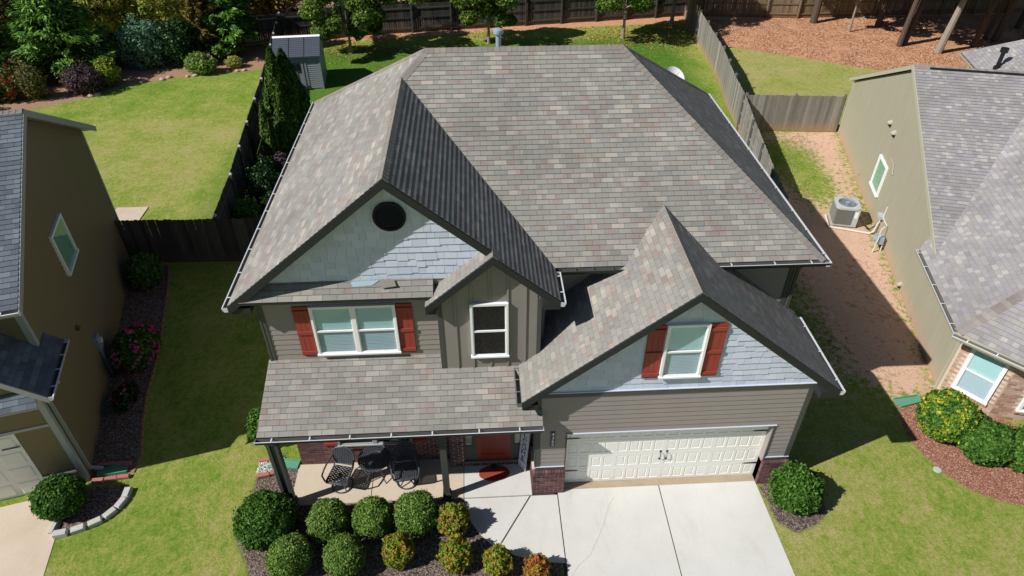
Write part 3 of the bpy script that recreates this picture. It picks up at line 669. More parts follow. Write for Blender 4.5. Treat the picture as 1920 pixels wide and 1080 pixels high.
# windows and shutters
T1 = wallT(0, 1.134); T0 = wallT(0, -.014); TB = wallT(0, .846); TL = wallT(0, 1.105)
window(H, T1, -4.84, -3.01, 3.89, 5.28, True, fw_=.052)['label'] = 'white twin window with teal shades above the porch roof'
for a, b in ((-5.2, -4.86), (-3.0, -2.66)): shutter(H, T1, a, b, 3.86, 5.27)
window(H, TB, -1.41, -.59, 3.92, 5.44, style='dark', fw_=.05)['label'] = 'narrow white window with dark glass in the board and batten bay'
window(H, T0, 2.61, 3.5, 3.92, 5.42, fw_=.055)['label'] = 'white window above the garage door'
for a, b in ((2.235, 2.59), (3.52, 3.875)): shutter(H, T0, a, b, 3.9, 5.4)
window(H, TL, -4.88, -3.02, .78, 2.2, True, 'dark', 'paletrim', .05)['label'] = 'white twin window in brick wall under the porch roof'  # white frame painted grey to carry the shade under the porch roof
for a, b in ((-5.24, -4.9), (-3.0, -2.67)): shutter(H, TL, a, b, .74, 2.18)
# brickwork
core = MB(); bk = MB()
def brickface(T, x0, x1, z0, z1, seed, holes=()): bricks(bk, T, x0, x1, z0, z1, seed, holes=holes)
core.box(-5.92, -2.08, 1.106, 1.2, 0, 2.42); brickface(wallT(0, 1.106), -5.92, -2.08, .0, 2.4, 1, [(-4.88, -3.02, .74, 2.25)])
core.box(-2.08, -1.75, .838, 1.0, 0, 2.42); brickface(wallT(0, .838), -2.08, -1.75, 0, 2.4, 2); brickface(wallT(-2.08, 1.1, R(-90)), 0, .26, 0, 2.4, 3)
core.box(-1.75, -.06, .838, 1.0, 0, .155); brickface(wallT(0, .838), -1.75, -.06, .03, .1, 4); rowlock(bk, wallT(0, .95), -1.75, -.06, .1, .062, 0, .125)
rowlock(bk, wallT(0, 1.106), -4.9, -3.0, .66, .09, 0, .07)
core.box(-.06, .727, -.08, .82, 0, .76); brickface(wallT(0, -.08), -.06, .727, .0, .76, 5); brickface(wallT(-.06, .82, R(-90)), 0, .9, 0, .76, 6); brickface(wallT(.727, -.08, R(90)), 0, .08, 0, .76, 7)
core.box(5.605, 6.26, -.08, 2.2, 0, .76); brickface(wallT(0, -.08), 5.605, 6.26, 0, .76, 8); brickface(wallT(6.26, -.08, R(90)), 0, 2.2, 0, .76, 9); brickface(wallT(5.605, -.0, R(-90)), 0, .08, 0, .76, 10)
rowlock(bk, wallT(0, .0), -.06, .727, .76, .1, -.02, .095); rowlock(bk, wallT(0, .0), 5.605, 6.26, .76, .1, -.02, .095)
bw = core.build('brick_wall', 'mortar', H); bk.build('brickwork', 'brick', bw)
# garage door
gd = MB(); DX0, DX1, DY = .727, 5.605, .195; NC = 16; cw = (DX1-DX0-.08)/NC; rh = 2.12/4
T = wallT(0, DY+.03); gd.T = T
gd.box(DX0, DX1, -.02, .02, .02, 2.14)
for r in range(4):
    z0 = .022+r*rh; gd.box(DX0, DX1, .02, .03, z0+.004, z0+.09); gd.box(DX0, DX1, .02, .03, z0+rh-.09, z0+rh-.004)
    for c in range(NC+1):
        x = DX0+.04+c*cw; hw = .035 if c % 4 else .055
        if c in (0, NC): hw = .05
        gd.box(max(x-hw, DX0), min(x+hw, DX1), .02, .03, z0+.09, z0+rh-.09)
    for c in range(NC):
        x = DX0+.04+c*cw; gd.raw([(x+.055, .0205, z0+.11), (x+cw-.055, .0205, z0+.11), (x+cw-.055, .0205, z0+rh-.11), (x+.055, .0205, z0+rh-.11),
              (x+.07, .027, z0+.125), (x+cw-.07, .027, z0+.125), (x+cw-.07, .027, z0+rh-.125), (x+.07, .027, z0+rh-.125)],
              [(4, 5, 6, 7), (0, 1, 5, 4), (1, 2, 6, 5), (2, 3, 7, 6), (3, 0, 4, 7)])
gdo = gd.build('garage_door', 'door', H)
for x, s in ((DX0+.01, 1), (DX1-.01, -1)):
    for z in (.5, 1.72):
        m = MB(T); m.raw([(x, .031, z-.025), (x+s*.3, .031, z-.012), (x+s*.36, .031, z), (x+s*.3, .031, z+.012), (x, .031, z+.025)] + [(x, .04, z-.025), (x+s*.3, .04, z-.012), (x+s*.36, .04, z), (x+s*.3, .04, z+.012), (x, .04, z+.025)],
              [(5, 6, 7, 8, 9), (0, 1, 6, 5), (1, 2, 7, 6), (2, 3, 8, 7), (3, 4, 9, 8)]); m.build('strap_hinge', 'black', gdo)
for x in (3.09, 3.25):
    m = MB(T); m.tube([(x, .03, .82), (x+.0, .075, .86), (x, .085, .95), (x, .075, 1.05), (x, .03, 1.1)], .008, 6); m.box(x-.02, x+.02, .03, .038, .79, .85); m.box(x-.02, x+.02, .03, .038, 1.07, 1.14); m.build('handle', 'black', gdo)
# front door
TD = wallT(0, .945)
d = MB(TD); d.box(-1.41, -.54, .0, .05, .2, 2.22)
dr = d.build('front_door', 'reddoor', H)
m = MB(TD)
for (a, b, c, e) in ((-1.41, -1.28, .2, 2.22), (-.67, -.54, .2, 2.22), (-1.28, -.67, .2, .42), (-1.28, -.67, 1.05, 1.2), (-1.28, -.67, 2.08, 2.22), (-1.0, -.95, .42, 1.05)): m.box(a, b, .05, .062, c, e)
m.build('door_panel', 'reddoor', dr)
m = MB(TD); m.box(-1.28, -.67, .0505, .054, 1.2, 2.08); m.build('curtain', 'cream', dr)
m = MB(TD); [m.box(x-.012, x+.012, .054, .062, 1.2, 2.08) for x in (-1.13, -.82)]; [m.box(-1.28, -.67, .0545, .0615, z-.012, z+.012) for z in (1.35, 1.65, 1.93)]; m.build('glazing_bar', 'cream', dr)
m = MB(TD); m.tube([(-1.35, .06, 1.2), (-1.35, .11, 1.2)], .03, 10); m.build('door_knob', 'black', dr); m = MB(TD); m.tube([(-1.35, .06, 1.35), (-1.35, .08, 1.35)], .028, 10); m.build('deadbolt', 'black', dr)
for a, b in ((-1.72, -1.46), (-.49, -.2)):
    m = MB(TD); m.box(a, a+.05, 0, .06, .2, 2.22); m.box(b-.05, b, 0, .06, .2, 2.22); m.box(a+.05, b-.05, 0, .055, .2, .75); m.box(a+.05, b-.05, 0, .055, 2.12, 2.22)
    s_ = m.build('sidelight', 'trim', H); m = MB(TD); m.box(a+.05, b-.05, .003, .012, .75, 2.12); m.build('curtain', 'cream', s_)
    m = MB(TD); m.poly([(a+.05, .04, .75), (b-.05, .04, .75), (b-.05, .04, 2.12), (a+.05, .04, 2.12)]); m.build('pane', 'glass', s_)
m = MB(TD); m.box(-1.75, -1.72, 0, .1, .17, 2.3); m.box(-1.46, -1.41, 0, .08, .2, 2.22); m.box(-.54, -.49, 0, .08, .2, 2.22); m.box(-.2, -.06, 0, .1, .17, 2.3); m.box(-1.72, -.2, 0, .09, 2.22, 2.3); m.build('door_frame', 'trim', H)
m = MB(TD); m.box(-1.72, -.2, 0, .12, .165, .199); m.build('door_sill', 'gut', H)
# porch posts
for x in (-5.93, -2.16):
    m = MB(); m.box(x-.075, x+.075, -.125, .025, .04, 2.46); m.box(x-.1, x+.1, -.15, .05, .04, .2); m.box(x-.1, x+.1, -.15, .05, 2.33, 2.44); m.box(x-.086, x+.086, -.136, .036, .2, .23)
    m.build('porch_post', 'trim', H)
# house number on a black plaque
m = MB(wallT(0, -.012)); m.box(.34, .445, .004, .02, 1.72, 2.24); pl = m.build('number_plaque', 'black', H)
def text(ch, T, size, mat, parent, name, ext=.003):
    cu = bpy.data.curves.new(name, 'FONT'); cu.body = ch; cu.size = size; cu.align_x = 'CENTER'; cu.align_y = 'CENTER'; cu.extrude = ext
    o = bpy.data.objects.new('tmp', cu); COL.objects.link(o); bpy.context.view_layer.update()
    me = bpy.data.meshes.new_from_object(o.evaluated_get(bpy.context.evaluated_depsgraph_get())); bpy.data.objects.remove(o)
    me.materials.clear(); me.materials.append(M[mat]); me.transform(T); me.name = name
    q = bpy.data.objects.new(name, me); COL.objects.link(q); q.parent = parent; return q
for i, ch in enumerate('4365'):
    text(ch, Matrix.Translation((.3925, -.036, 2.17-.125*i)) @ Matrix.Rotation(R(90), 4, 'X'), .14, 'white', pl, 'digit')
# roof vent pipe
m = MB(); m.tube([(-.5, 7.6, 7.9), (-.5, 7.6, 8.86)], .07, 14); m.tube([(-.5, 7.6, 8.84), (-.5, 7.6, 8.87), (-.5, 7.6, 8.92), (-.5, 7.6, 8.97), (-.5, 7.6, 9.0)], [.08, .13, .135, .13, .06], 16); m.build('vent_pipe', 'galv', mr)
# lifted shingles and pale underlay on the pent roof
m = MB(); m.prism([(-3.85, 1.09, 5.9), (-3.25, 1.11, 5.915), (-3.4, 1.02, 5.85), (-3.8, 1.0, 5.835)], (0, 0, .006)); m.build('exposed_underlay', 'galv', pr_)
m = MB(); m.prism([(-3.25, 1.08, 5.92), (-2.95, 1.08, 5.925), (-2.9, .95, 5.86), (-3.2, .93, 5.83)], (0, 0, .012)); m.build('loose_shingle', 'cap', pr_)

# ---------------------------------------------------------------- the brown house on the left
def rakex(parent, pts, x, h, t, mat):
    mb = MB()
    for a, b in zip(pts, pts[1:]): mb.prism([(x, a[0], a[1]-.004), (x, b[0], b[1]-.004), (x, b[0], b[1]-h), (x, a[0], a[1]-h)], (t, 0, 0))
    return mb.build('rake_board', mat, parent)
def roof2(parent, planes, mat, deck=.14, dm='paletrim', capm=None):
    mb = MB(); dk = MB()
    for pts, uh in planes: courses(mb, pts, uh, .14, .012); dk.prism([(p[0], p[1], p[2]-.003) for p in pts], (0, 0, -deck))
    r = mb.build('roof', [mat, 'butt'], parent); dk.build('soffit', dm, r); return r
L = empty('house', (-11.27, .94, 0), R(14.8), 'brown-sided house with charcoal roof and small dark porch-like gable, left of the lawn strip', 'house')
zl = lambda y: 7.57-.48*(5.65-y) if y < 5.65 else 7.57-.52*(y-5.65)
lr = roof2(L, [([(.3, .55, zl(.55)), (.3, 5.65, 7.57), (-12.3, 5.65, 7.57), (-12.3, .55, zl(.55))], ux), ([(.3, 10.8, zl(10.8)), (.3, 5.65, 7.57), (-12.3, 5.65, 7.57), (-12.3, 10.8, zl(10.8))], ux)], 'shingle_l')
rakex(lr, [(.55, zl(.55)), (5.65, 7.57), (10.8, zl(10.8))], .3, .2, .025, 'paletrim')
m = MB(); m.bar((-.45, 5.65, 7.6), (-12, 5.65, 7.6), .3, .04); m.build('ridge_vent', 'black', lr)
cap(lr, (.3, 5.65, 7.57), (-.45, 5.65, 7.57), (0, -1, -.48), (0, 1, -.52))
gutter(lr, (.32, .55, zl(.55)-.02), (-12.3, .55, zl(.55)-.02), (0, -1, 0), 'white', .7, 'paletrim'); gutter(lr, (.32, 10.8, zl(10.8)-.02), (-12.3, 10.8, zl(10.8)-.02), (0, 1, 0), 'white', .7, 'paletrim')
m = MB(); m.box(-12, -.0, 1.12, 10.35, 0, 4.95); m.prism([(0, 1.12, 4.9), (0, 1.12, 5.28), (0, 5.65, 7.4), (0, 10.35, 4.98), (0, 10.35, 4.9)], (-12, 0, 0)); m.box(-6.3, -.0, .01, 1.3, 0, 3.25)
m.prism([(0, .01, 3.2), (-3.1, .01, 6.25), (-6.3, .01, 3.2)], (0, .2, 0)); m.build('wall', 'brown', L)
m = MB()
for pts in ([(.002, .01, .2), (.002, 1.12, .2), (.002, 1.12, 3.2), (.002, .01, 3.2)], [(.002, 1.12, .2), (.002, 10.35, .2), (.002, 10.35, 4.999), (.002, 1.12, 4.999)], [(.002, 1.12, 4.999), (.002, 10.35, 4.999), (.002, 5.65, 7.39), (.002, 1.12, 5.26)]):
    courses(m, pts, uy, .15, .022, 0, 1, (1, 0, 0))
m.build('siding', ['brown', 'browndark'], L)
m = MB(); courses(m, [(-6.2, .008, 2.2), (-.1, .008, 2.2), (-.1, .008, 3.3), (-6.2, .008, 3.3)], ux, .15, .012, 0, 0, (0, -1, 0)); m.build('siding', 'brown', L); m = MB(); courses(m, [(-.85, .008, .55), (-.1, .008, .55), (-.1, .008, 2.2), (-.85, .008, 2.2)], ux, .15, .012, 0, 0, (0, -1, 0)); m.build('siding', 'brown', L); m = MB(); courses(m, [(-6.2, 1.118, 3.3), (-.1, 1.118, 3.3), (-.1, 1.118, 5.1), (-6.2, 1.118, 5.1)], ux, .15, .012, 0, 0, (0, -1, 0)); m.build('siding', 'brown', L)
for b in ((-.1, .036, -.02, .1, 0, 3.15), (-.1, .036, 1.09, 1.22, 3.2, 5.1), (-.0, .036, 10.25, 10.37, 0, 4.9)): MB().box(*b).build('corner_board', 'paletrim', L)
MB().box(-6.2, -.1, -.03, .0, 2.12, 2.2).build('trim_board', 'paletrim', L); MB().box(-.85, -.1, -.07, .0, .46, .52).build('ledge', 'paletrim', L); MB().box(-.85, -.1, -.05, .005, 0, .455).build('brick_base', 'brown', L)
g2 = roof2(L, [([(.35, -.35, 3.3), (.35, 1.11, 3.3), (-3.1, 1.11, 6.75), (-3.1, -.35, 6.75)], uy), ([(.35, 1.11, 3.3), (.35, 1.62, 3.3), (.01, 1.62, 3.64), (.01, 1.11, 3.64)], uy), ([(-6.55, -.35, 3.3), (-6.55, 1.11, 3.3), (-3.1, 1.11, 6.75), (-3.1, -.35, 6.75)], uy)], 'shingle_l')
m = MB(); [m.prism([(a, -.35, za-.002), (b, -.35, zb-.002), (b, -.35, zb-.19), (a, -.35, za-.19)], (0, -.025, 0)) for a, za, b, zb in ((.35, 3.3, -3.1, 6.75), (-3.1, 6.75, -6.55, 3.3))]; m.build('rake_board', 'paletrim', g2)
roof2(L, [([(.05, -.33, 3.02), (-6.3, -.33, 3.02), (-6.3, .01, 3.3), (.0, .01, 3.3)], ux)], 'shingle_l', .05)
gutter(g2, (.35, -.36, 3.28), (.35, 1.62, 3.28), (1, 0, 0), 'white', .5, 'paletrim')
downspout(g2, [(.42, .3, 3.15), (.1, .22, 2.95), (.07, .2, 2.85), (.07, .2, .25), (.35, .2, .1)]).data.materials[0] = M['paletrim']
window(L, Matrix(((0, -0, 0, 0), (0, 0, 0, 0), (0, 0, 0, 0), (0, 0, 0, 1))) if 0 else wallT(.012, 0, R(90)), 4.35, 5.62, 3.36, 4.62, style='green', sash=False)['label'] = 'square pane high on the brown side wall'
m = MB(wallT(0, .02)); m.box(-5.8, -.85, 0, .035, .02, 2.1); 
for r in range(4):
    for c in range(8): x = -5.75+c*.61; m.raw([(x+.06, .036, .08+r*.52), (x+.55, .036, .08+r*.52), (x+.55, .036, .48+r*.52), (x+.06, .036, .48+r*.52), (x+.09, .05, .11+r*.52), (x+.52, .05, .11+r*.52), (x+.52, .05, .45+r*.52), (x+.09, .05, .45+r*.52)], [(4, 5, 6, 7), (0, 1, 5, 4), (1, 2, 6, 5), (2, 3, 7, 6), (3, 0, 4, 7)])
lg = m.build('garage_door', 'door', L); m = MB(wallT(0, -.03)); m.box(-1.25, -.87, .01, .02, 1.68, 1.71); m.build('strap_hinge', 'black', lg)
mt = MB(); mt.box(.014, .13, 3.9, 4.2, .95, 1.45); mo = mt.build('meter_box', 'shed', L); m = MB(); m.tube([(.13, 4.05, 1.25), (.2, 4.05, 1.25)], .09, 14); m.build('meter_dial', 'glass' if 0 else 'sign', mo)
for y in (3.98, 4.1): MB().tube([(.07, y, .0), (.07, y, .95)], .022, 8).build('conduit', 'shed', mo)
m = MB(); m.prism([(.014, 3.28, 2.4), (.1, 3.28, 2.33), (.1, 3.28, 2.28), (.014, 3.28, 2.28)], (0, .14, 0)); m.build('wall_vent', 'browndark', L)

# ---------------------------------------------------------------- the olive house on the right
Q = empty('house', (11.96, 2.9, 0), R(-14.9), 'olive-tan house with grey shingle roof and pale brick bay, right of the clay strip', 'house')
za = lambda y: 5.8-.435*abs(y-10.5)
rr = roof2(Q, [([(-.12, 2.75, za(2.75)), (-.12, 10.5, 5.8), (14, 10.5, 5.8), (14, 2.75, za(2.75))], ux), ([(-.12, 17.9, za(17.9)), (-.12, 10.5, 5.8), (14, 10.5, 5.8), (14, 17.9, za(17.9))], ux)], 'shingle_r', dm='olivetrim')
rakex(rr, [(3.0, za(3.0)), (10.5, 5.8), (17.9, za(17.9))], -.12, .17, -.02, 'olivetrim')
e = lambda x: 2.4+.72*(x+.39)
EA, EB = (-.39, -.34, 2.4), (1.27, -1.64, 2.4); AP = (2.145, .895, e(2.145)); RT = (4.33, 3.08, e(4.33))
r3 = roof2(Q, [([EA, AP, RT, (4.33, 10.6, e(4.33)), (-.39, 3.62, 2.4)], uy), ([EA, EB, AP], (EB[0]-EA[0], EB[1]-EA[1], 0)), ([EB, (7.4, -1.64, 2.4), RT, AP], ux), ([(9.05, -.34, 2.4), (9.05, 10.6, 2.4), (4.33, 10.6, e(4.33)), RT], uy)], 'shingle_r', dm='olivetrim')
MBc = lambda p, q, a, b, par: (lambda dd: cap(par, p, q, dd[0], dd[1], m='cap_r'))(hipdirs(p, q, a, b))
def cap(parent, p, q, da, db, m='cap', **k):
    mb = MB(); caps(mb, p, q, da, db, **k); return mb.build('ridge_cap', m, parent)
fdir = (-.616, -.788, -.72)
MBc(EA, AP, (-1, 0, -.72), fdir, r3); MBc(AP, RT, (-1, 0, -.72), (0, -1, -.72), r3); MBc(EB, AP, fdir, (0, -1, -.72), r3); MBc((-.12, 10.5, 5.8), (14, 10.5, 5.8), (0, -1, -.435), (0, 1, -.435), rr); MBc(RT, (4.33, 10.5, 5.8), (-1, 0, -.72), (1, 0, -.72), r3)
m = MB(); m.bar((.4, 10.33, 5.77), (13.8, 10.33, 5.77), .06, .05); m.build('ridge_vent', 'black', rr)
wz = lambda x: 2.6+.7*(x-6.05)
r4 = roof2(Q, [([(6.05, 11, 2.6), (6.05, 22.7, 2.6), (10, 19.2, wz(10)), (10, 11, wz(10))], uy), ([(6.05, 22.7, 2.6), (14, 22.7, 2.6), (10, 19.2, wz(10))], ux)], 'shingle_r', dm='olivetrim')
gutter(r4, (6.05, 17.8, 2.58), (6.05, 22.7, 2.58), (-1, 0, 0), 'olivetrim', .7, 'olivetrim')
m = MB(); m.tube([(6.55, 19.5, 2.85), (6.55, 19.5, 3.75)], .09, 12); m.tube([(6.55, 19.5, 2.9), (6.55, 19.5, 3.05)], .16, 12); m.tube([(6.55, 19.5, 3.7), (6.55, 19.5, 3.9)], .17, 10); m.build('vent_pipe', 'black', r4)
gutter(r3, (-.39, -.34, 2.38), (-.39, 3.62, 2.38), (-1, 0, 0), 'gwhite', .8, 'olivetrim'); gutter(r3, (-.5, -.43, 2.38), EB[:2]+(2.38,), (-.616, -.788, 0), 'white', .8, 'olivetrim'); gutter(r3, EB[:2]+(2.38,), (7.4, -1.64, 2.38), (0, -1, 0), 'white', .8, 'olivetrim')
fx, fy_ = 1.4*math.cos(R(-38)), 1.4*math.sin(R(-38))
m = MB(); m.box(0, 14, 3.0, 17.4, 0, 2.5); m.prism([(0, 3.0, 2.4), (0, 10.5, 5.62), (0, 17.4, 2.6), (0, 17.4, 2.4)], (14, 0, 0)); m.prism([(0, 0, 0), (fx, fy_, 0), (8.6, fy_, 0), (8.6, 3.2, 0), (0, 3.2, 0)], (0, 0, 2.38)); m.box(6.5, 13.6, 17.3, 22.2, 0, 2.5); m.build('wall', 'olive', Q)
m = MB()
for pts in ([(-.002, 0.08, .15), (-.002, 17.4, .15), (-.002, 17.4, 2.4), (-.002, 0.08, 2.4)], [(-.002, 3.2, 2.4), (-.002, 17.4, 2.4), (-.002, 17.0, 2.6+.15), (-.002, 10.5, 5.6)]): courses(m, pts, uy, .15, .014, 0, 0, (-1, 0, 0))
m.build('siding', 'olive', Q)
MB().box(-.025, .0, 0, .1, 0, 2.35).build('corner_board', 'olivetrim', Q); MB().box(-.025, .0, 17.3, 17.42, 0, 2.5).build('corner_board', 'olivetrim', Q)
WT = wallT(.25, -.2+.0, 0) if 0 else Matrix.Translation((0, 0, 0)) @ Matrix.Rotation(R(-38), 4, 'Z') @ Matrix(((1, 0, 0, 0), (0, -1, 0, 0), (0, 0, 1, 0), (0, 0, 0, 1)))
bk = MB(); co = MB(WT); co.box(.02, 1.4, .001, .02, 0, 2.35); co.T = None; co.box(fx-.01, 8.6, fy_-.02, fy_, 0, 2.35)
T5 = WT @ Matrix.Translation((0, .02, 0)); bricks(bk, T5, .08, 1.41, 0, 2.3, 21, holes=[(.3, 1.22, .38, 1.95)]); T6 = wallT(fx, fy_-.02); bricks(bk, T6, .0, 5, 0, 2.3, 22, holes=[(.55, 1.7, .4, 1.95)])
rowlock(bk, T5, .3, 1.26, .27, .09, 0, .06); rowlock(bk, T6, .5, 1.75, .3, .09, 0, .06)
bwq = co.build('brick_wall', 'mortar_r', Q); bk.build('brickwork', 'brick_r', bwq)
window(Q, T5, .32, 1.24, .37, 1.92)['label'] = 'white sash window facing the rounded shrubs'; window(Q, T6, .55, 1.7, .4, 1.95)
window(Q, wallT(-.012, 0, R(-90)), -10.73, -9.55, .9, 2.17, style='green', sash=False)['label'] = 'white square window with green blind in the olive wall'
def hood(parent, y, z, s=.12):
    m = MB(); m.prism([(-.012, y-s, z+.1), (-.14, y-s, z+.02), (-.14, y-s, z-.0), (-.012, y-s, z-.0)], (0, 2*s, 0)); o = m.build('wall_vent', 'olivetrim', parent); MB().box(-.1, -.014, y-s*.6, y+s*.6, z-.1, z-.001).build('flap', 'black', o)
hood(Q, 10.9, 3.39); hood(Q, 10.15, 3.3); hood(Q, 4.67, .25, .08)
m = MB(); m.bar((-.05, 9.6, 2.55), (-.05, 9.1, 2.55), .03); m.bar((-.05, 9.1, 2.55), (-.05, 8.85, 2.25), .03); m.build('wall_bracket', 'olivetrim', Q)
MB().tube([(-.03, 12.45, .45), (-.1, 12.45, .43), (-.1, 12.45, .36)], .018, 8).build('tap', 'galv', Q)

# air conditioner, pipes, meters (local frame of the olive house)
q4 = Q.matrix_basis.copy()
def atQ(x, y, z=0): v = Matrix.Translation(Q.location) @ Matrix.Rotation(R(-14.9), 4, 'Z') @ Vector((x, y, z)); return tuple(v)
ac = empty('air_conditioner', atQ(-1.2, 8.95), R(-14.9), 'square grey outdoor air conditioner with round fan grille, standing on bare clay', 'air conditioner')
m = MB(); s = .43; m.prism([(-s, -s, .06), (s, -s, .06), (s, s, .06), (-s, s, .06)], (0, 0, .06)); m.build('base_pan', 'ac', ac)
m = MB()
for k in range(26):
    z = .14+k*.0255
    for (a, b, c, d_) in ((-s+.02, s-.2, -s+.0, -s+.02), (-s+.02, s-.02, s-.02, s), (-s, -s+.02, -s+.02, s-.02), (s-.02, s, -s+.2, s-.02)): m.box(a, b, c, d_, z, z+.014)
for k in range(22):
    t = -s+.04+k*.031; m.box(t, t+.006, -s-.006, -s, .13, .8) if t < s-.2 else None
m.build('louvres', 'acgrille', ac)
m = MB(); m.box(-s+.03, s-.03, -s+.03, s-.03, .12, .78); m.build('coil', 'gut', ac)
m = MB(); m.box(s-.19, s+.0, -s, -s+.19, .12, .8); pn = m.build('access_panel', 'ac', ac); m = MB(); m.box(s-.16, s-.05, -s-.004, -s, .45, .72); m.build('rating_plate', 'white', pn)
# top cover with round opening, grille and fan
m = MB(); n = 40; out = []
for k in range(n):
    a = 2*math.pi*k/n; c, si = math.cos(a), math.sin(a); q = (abs(c)**6+abs(si)**6)**(-1/6)*(s+.02); out.append((c*q, si*q))
for k in range(n):
    k2 = (k+1) % n; a, b = 2*math.pi*k/n, 2*math.pi*k2/n; r1 = .34
    P = [(out[k][0], out[k][1], .86), (out[k2][0], out[k2][1], .86), (r1*math.cos(b), r1*math.sin(b), .87), (r1*math.cos(a), r1*math.sin(a), .87), (out[k][0], out[k][1], .78), (out[k2][0], out[k2][1], .78), (r1*math.cos(b), r1*math.sin(b), .8), (r1*math.cos(a), r1*math.sin(a), .8)]
    m.raw(P, [(0, 1, 2, 3), (0, 4, 5, 1), (3, 2, 6, 7)])
tp = m.build('top_cover', 'ac', ac)
m = MB()
for r_ in (.06, .1, .14, .18, .22, .26, .3, .335): m.tube([(r_*math.cos(2*math.pi*k/28), r_*math.sin(2*math.pi*k/28), .885) for k in range(29)], .004, 4, cap=False)
for k in range(8): a = math.pi*k/8; m.tube([(-.34*math.cos(a), -.34*math.sin(a), .88), (.34*math.cos(a), .34*math.sin(a), .88)], .004, 4)
m.tube([(0, 0, .875), (0, 0, .895)], .07, 16); m.build('fan_grille', 'galv', tp)
m = MB()
for k in range(3):
    a = 2*math.pi*k/3; m.poly([(.05*math.cos(a), .05*math.sin(a), .8), (.31*math.cos(a-.35), .31*math.sin(a-.35), .78), (.32*math.cos(a+.35), .32*math.sin(a+.35), .83), (.06*math.cos(a+.8), .06*math.sin(a+.8), .82)])
m.tube([(0, 0, .7), (0, 0, .83)], .06, 12); m.build('fan', 'acgrille', ac)
def solo(mb, name, mat, label, cat, **k): return tag(mb.build(name, mat), label, cat, **k)
m = MB(); m.tube([atQ(-1.75, 9.3, .05), atQ(-1.76, 8.4, .05), atQ(-1.7, 8.38, .05), atQ(-.3, 8.2, .05), atQ(-.15, 8.3, .12), atQ(-.1, 8.3, .5)], .035, 8)
solo(m, 'drain_pipe', 'pvc', 'pale plastic pipe lying on the clay around the air conditioner', 'pipe')
m = MB(); m.tube([atQ(-.72, 8.6, .45), atQ(-.5, 8.4, .25), atQ(-.3, 8.35, .15), atQ(-.05, 8.45, .35)], .025, 6); solo(m, 'refrigerant_line', 'black', 'black hose from the air conditioner to the olive wall', 'hose')
um = empty('gas_meter', atQ(-.28, 7.2), R(-14.9), 'blue-grey gas meter on bent pipes against the olive wall', 'gas meter')
m = MB(); m.box(-.13, .13, -.17, .17, .32, .6); m.tube([(-.13, 0, .46), (-.17, 0, .46)], .1, 12); m.build('meter_body', 'galv', um)
for P in ([(0, .1, .6), (0, .1, .8), (.1, .2, .85), (.22, .3, .85), (.22, 1.15, .8), (.22, 1.15, .0)], [(0, -.1, .6), (0, -.1, .72), (-.1, -.2, .7), (-.15, -.25, 0)], [(.15, -.1, .0), (.15, -.1, .35)], [(.24, 1.0, .8), (.25, 1.0, 1.25)]): MB().tube(P, .022, 8).build('pipe', 'pvc', um)
m = MB(); m.box(.1, .27, .95, 1.3, .72, .84); m.build('junction_box', 'ac', um)

# ---------------------------------------------------------------- fences
def fence(path, label, h=1.83, side=1, mats=('fence', 'fence'), group='wooden board fences around the yards', lights=False, gap=.006, step=2.4, braces=()):
    """boards on one side of rails and posts; side=+1 puts rails and posts to the left of the run"""
    root = empty('board_fence', (*path[0][:2], 0), 0, label, 'fence', group); o = Vector((*path[0][:2], 0)); pk = MB(); rl = MB(); rnd = random.Random(len(label)*7+int(abs(path[0][0])*10))
    dist = 0
    for (a, b) in zip(path, path[1:]):
        A_ = Vector((*a[:2], 0))-o; B_ = Vector((*b[:2], 0))-o; d = (B_-A_); Ls = d.length; d /= Ls; nn = Vector((-d.y, d.x, 0))*side
        n = max(1, round(Ls/.145)); w_ = Ls/n
        for i in range(n):
            p = A_+d*(i*w_+gap/2); hh = h+rnd.uniform(-.02, .02); lean = d*rnd.uniform(-.008, .008); ww = w_-gap; t = -nn*.018; off = -nn*rnd.uniform(0, .006)
            z = lambda v, k: tuple(v+off+Vector((0, 0, k)))
            q0, q1 = p, p+d*ww; c = .025
            f = [z(q0, .02), z(q1, .02), z(q1+lean, hh-c), z(q1+lean-d*c, hh), z(q0+lean+d*c, hh), z(q0+lean, hh-c)]
            pk.prism(f, tuple(t))
        for zz in (.3, .95, 1.55):
            rl.bar(A_+nn*.02+Vector((0, 0, zz)), B_+nn*.02+Vector((0, 0, zz)), .038, .088)
        k = 0 if dist == 0 else 1; m_ = max(1, round(Ls/step))
        for i in range(k, m_+1):
            c = A_+d*(Ls*i/m_)+nn*.08; ps = MB(); ps.box(c.x-.045, c.x+.045, c.y-.045, c.y+.045, 0, h+.06); po_ = ps.build('post', mats[1], root)
            if lights:
                q = MB(); q.box(c.x-.055, c.x+.055, c.y-.055, c.y+.055, h+.06, h+.09); q.box(c.x-.035, c.x+.035, c.y-.035, c.y+.035, h+.09, h+.12); q.build('post_light', 'gwhite', po_)
        dist += Ls
    pk.build('boards', mats[0], root); rl.build('rails', mats[1], root)
    for a, b in braces:
        MB().bar(Vector(a)-o, Vector(b)-o, .035, .09).build('brace', mats[1], root)
    return root
DK = ('fencedark', 'fencedark')
fence([(-13.85, 10.5), (-10.35, 10.42), (-5.98, 10.3)], 'dark board fence with gate between the brown house and the grey house', side=1, mats=DK)
fence([(-10.42, 10.5), (-10.68, 13.5), (-11.25, 18.3), (-11.8, 23.4), (-12.5, 28.5), (-13.3, 34.5)], 'dark side fence with white post caps, beside the tall narrow evergreens', side=-1, mats=DK, lights=True)
fence([(-34, 24.5), (-24, 29.9), (-17.8, 32.9), (-13.35, 34.6)], 'shaded dark back fence behind the left planting bed', side=-1, mats=DK)
fence([(-13.3, 34.65), (-7.75, 35.95), (-.1, 37.05), (7.3, 38.05), (13.7, 38.95)], 'dark back fence behind the grey house and its three young trees', side=-1, mats=DK)
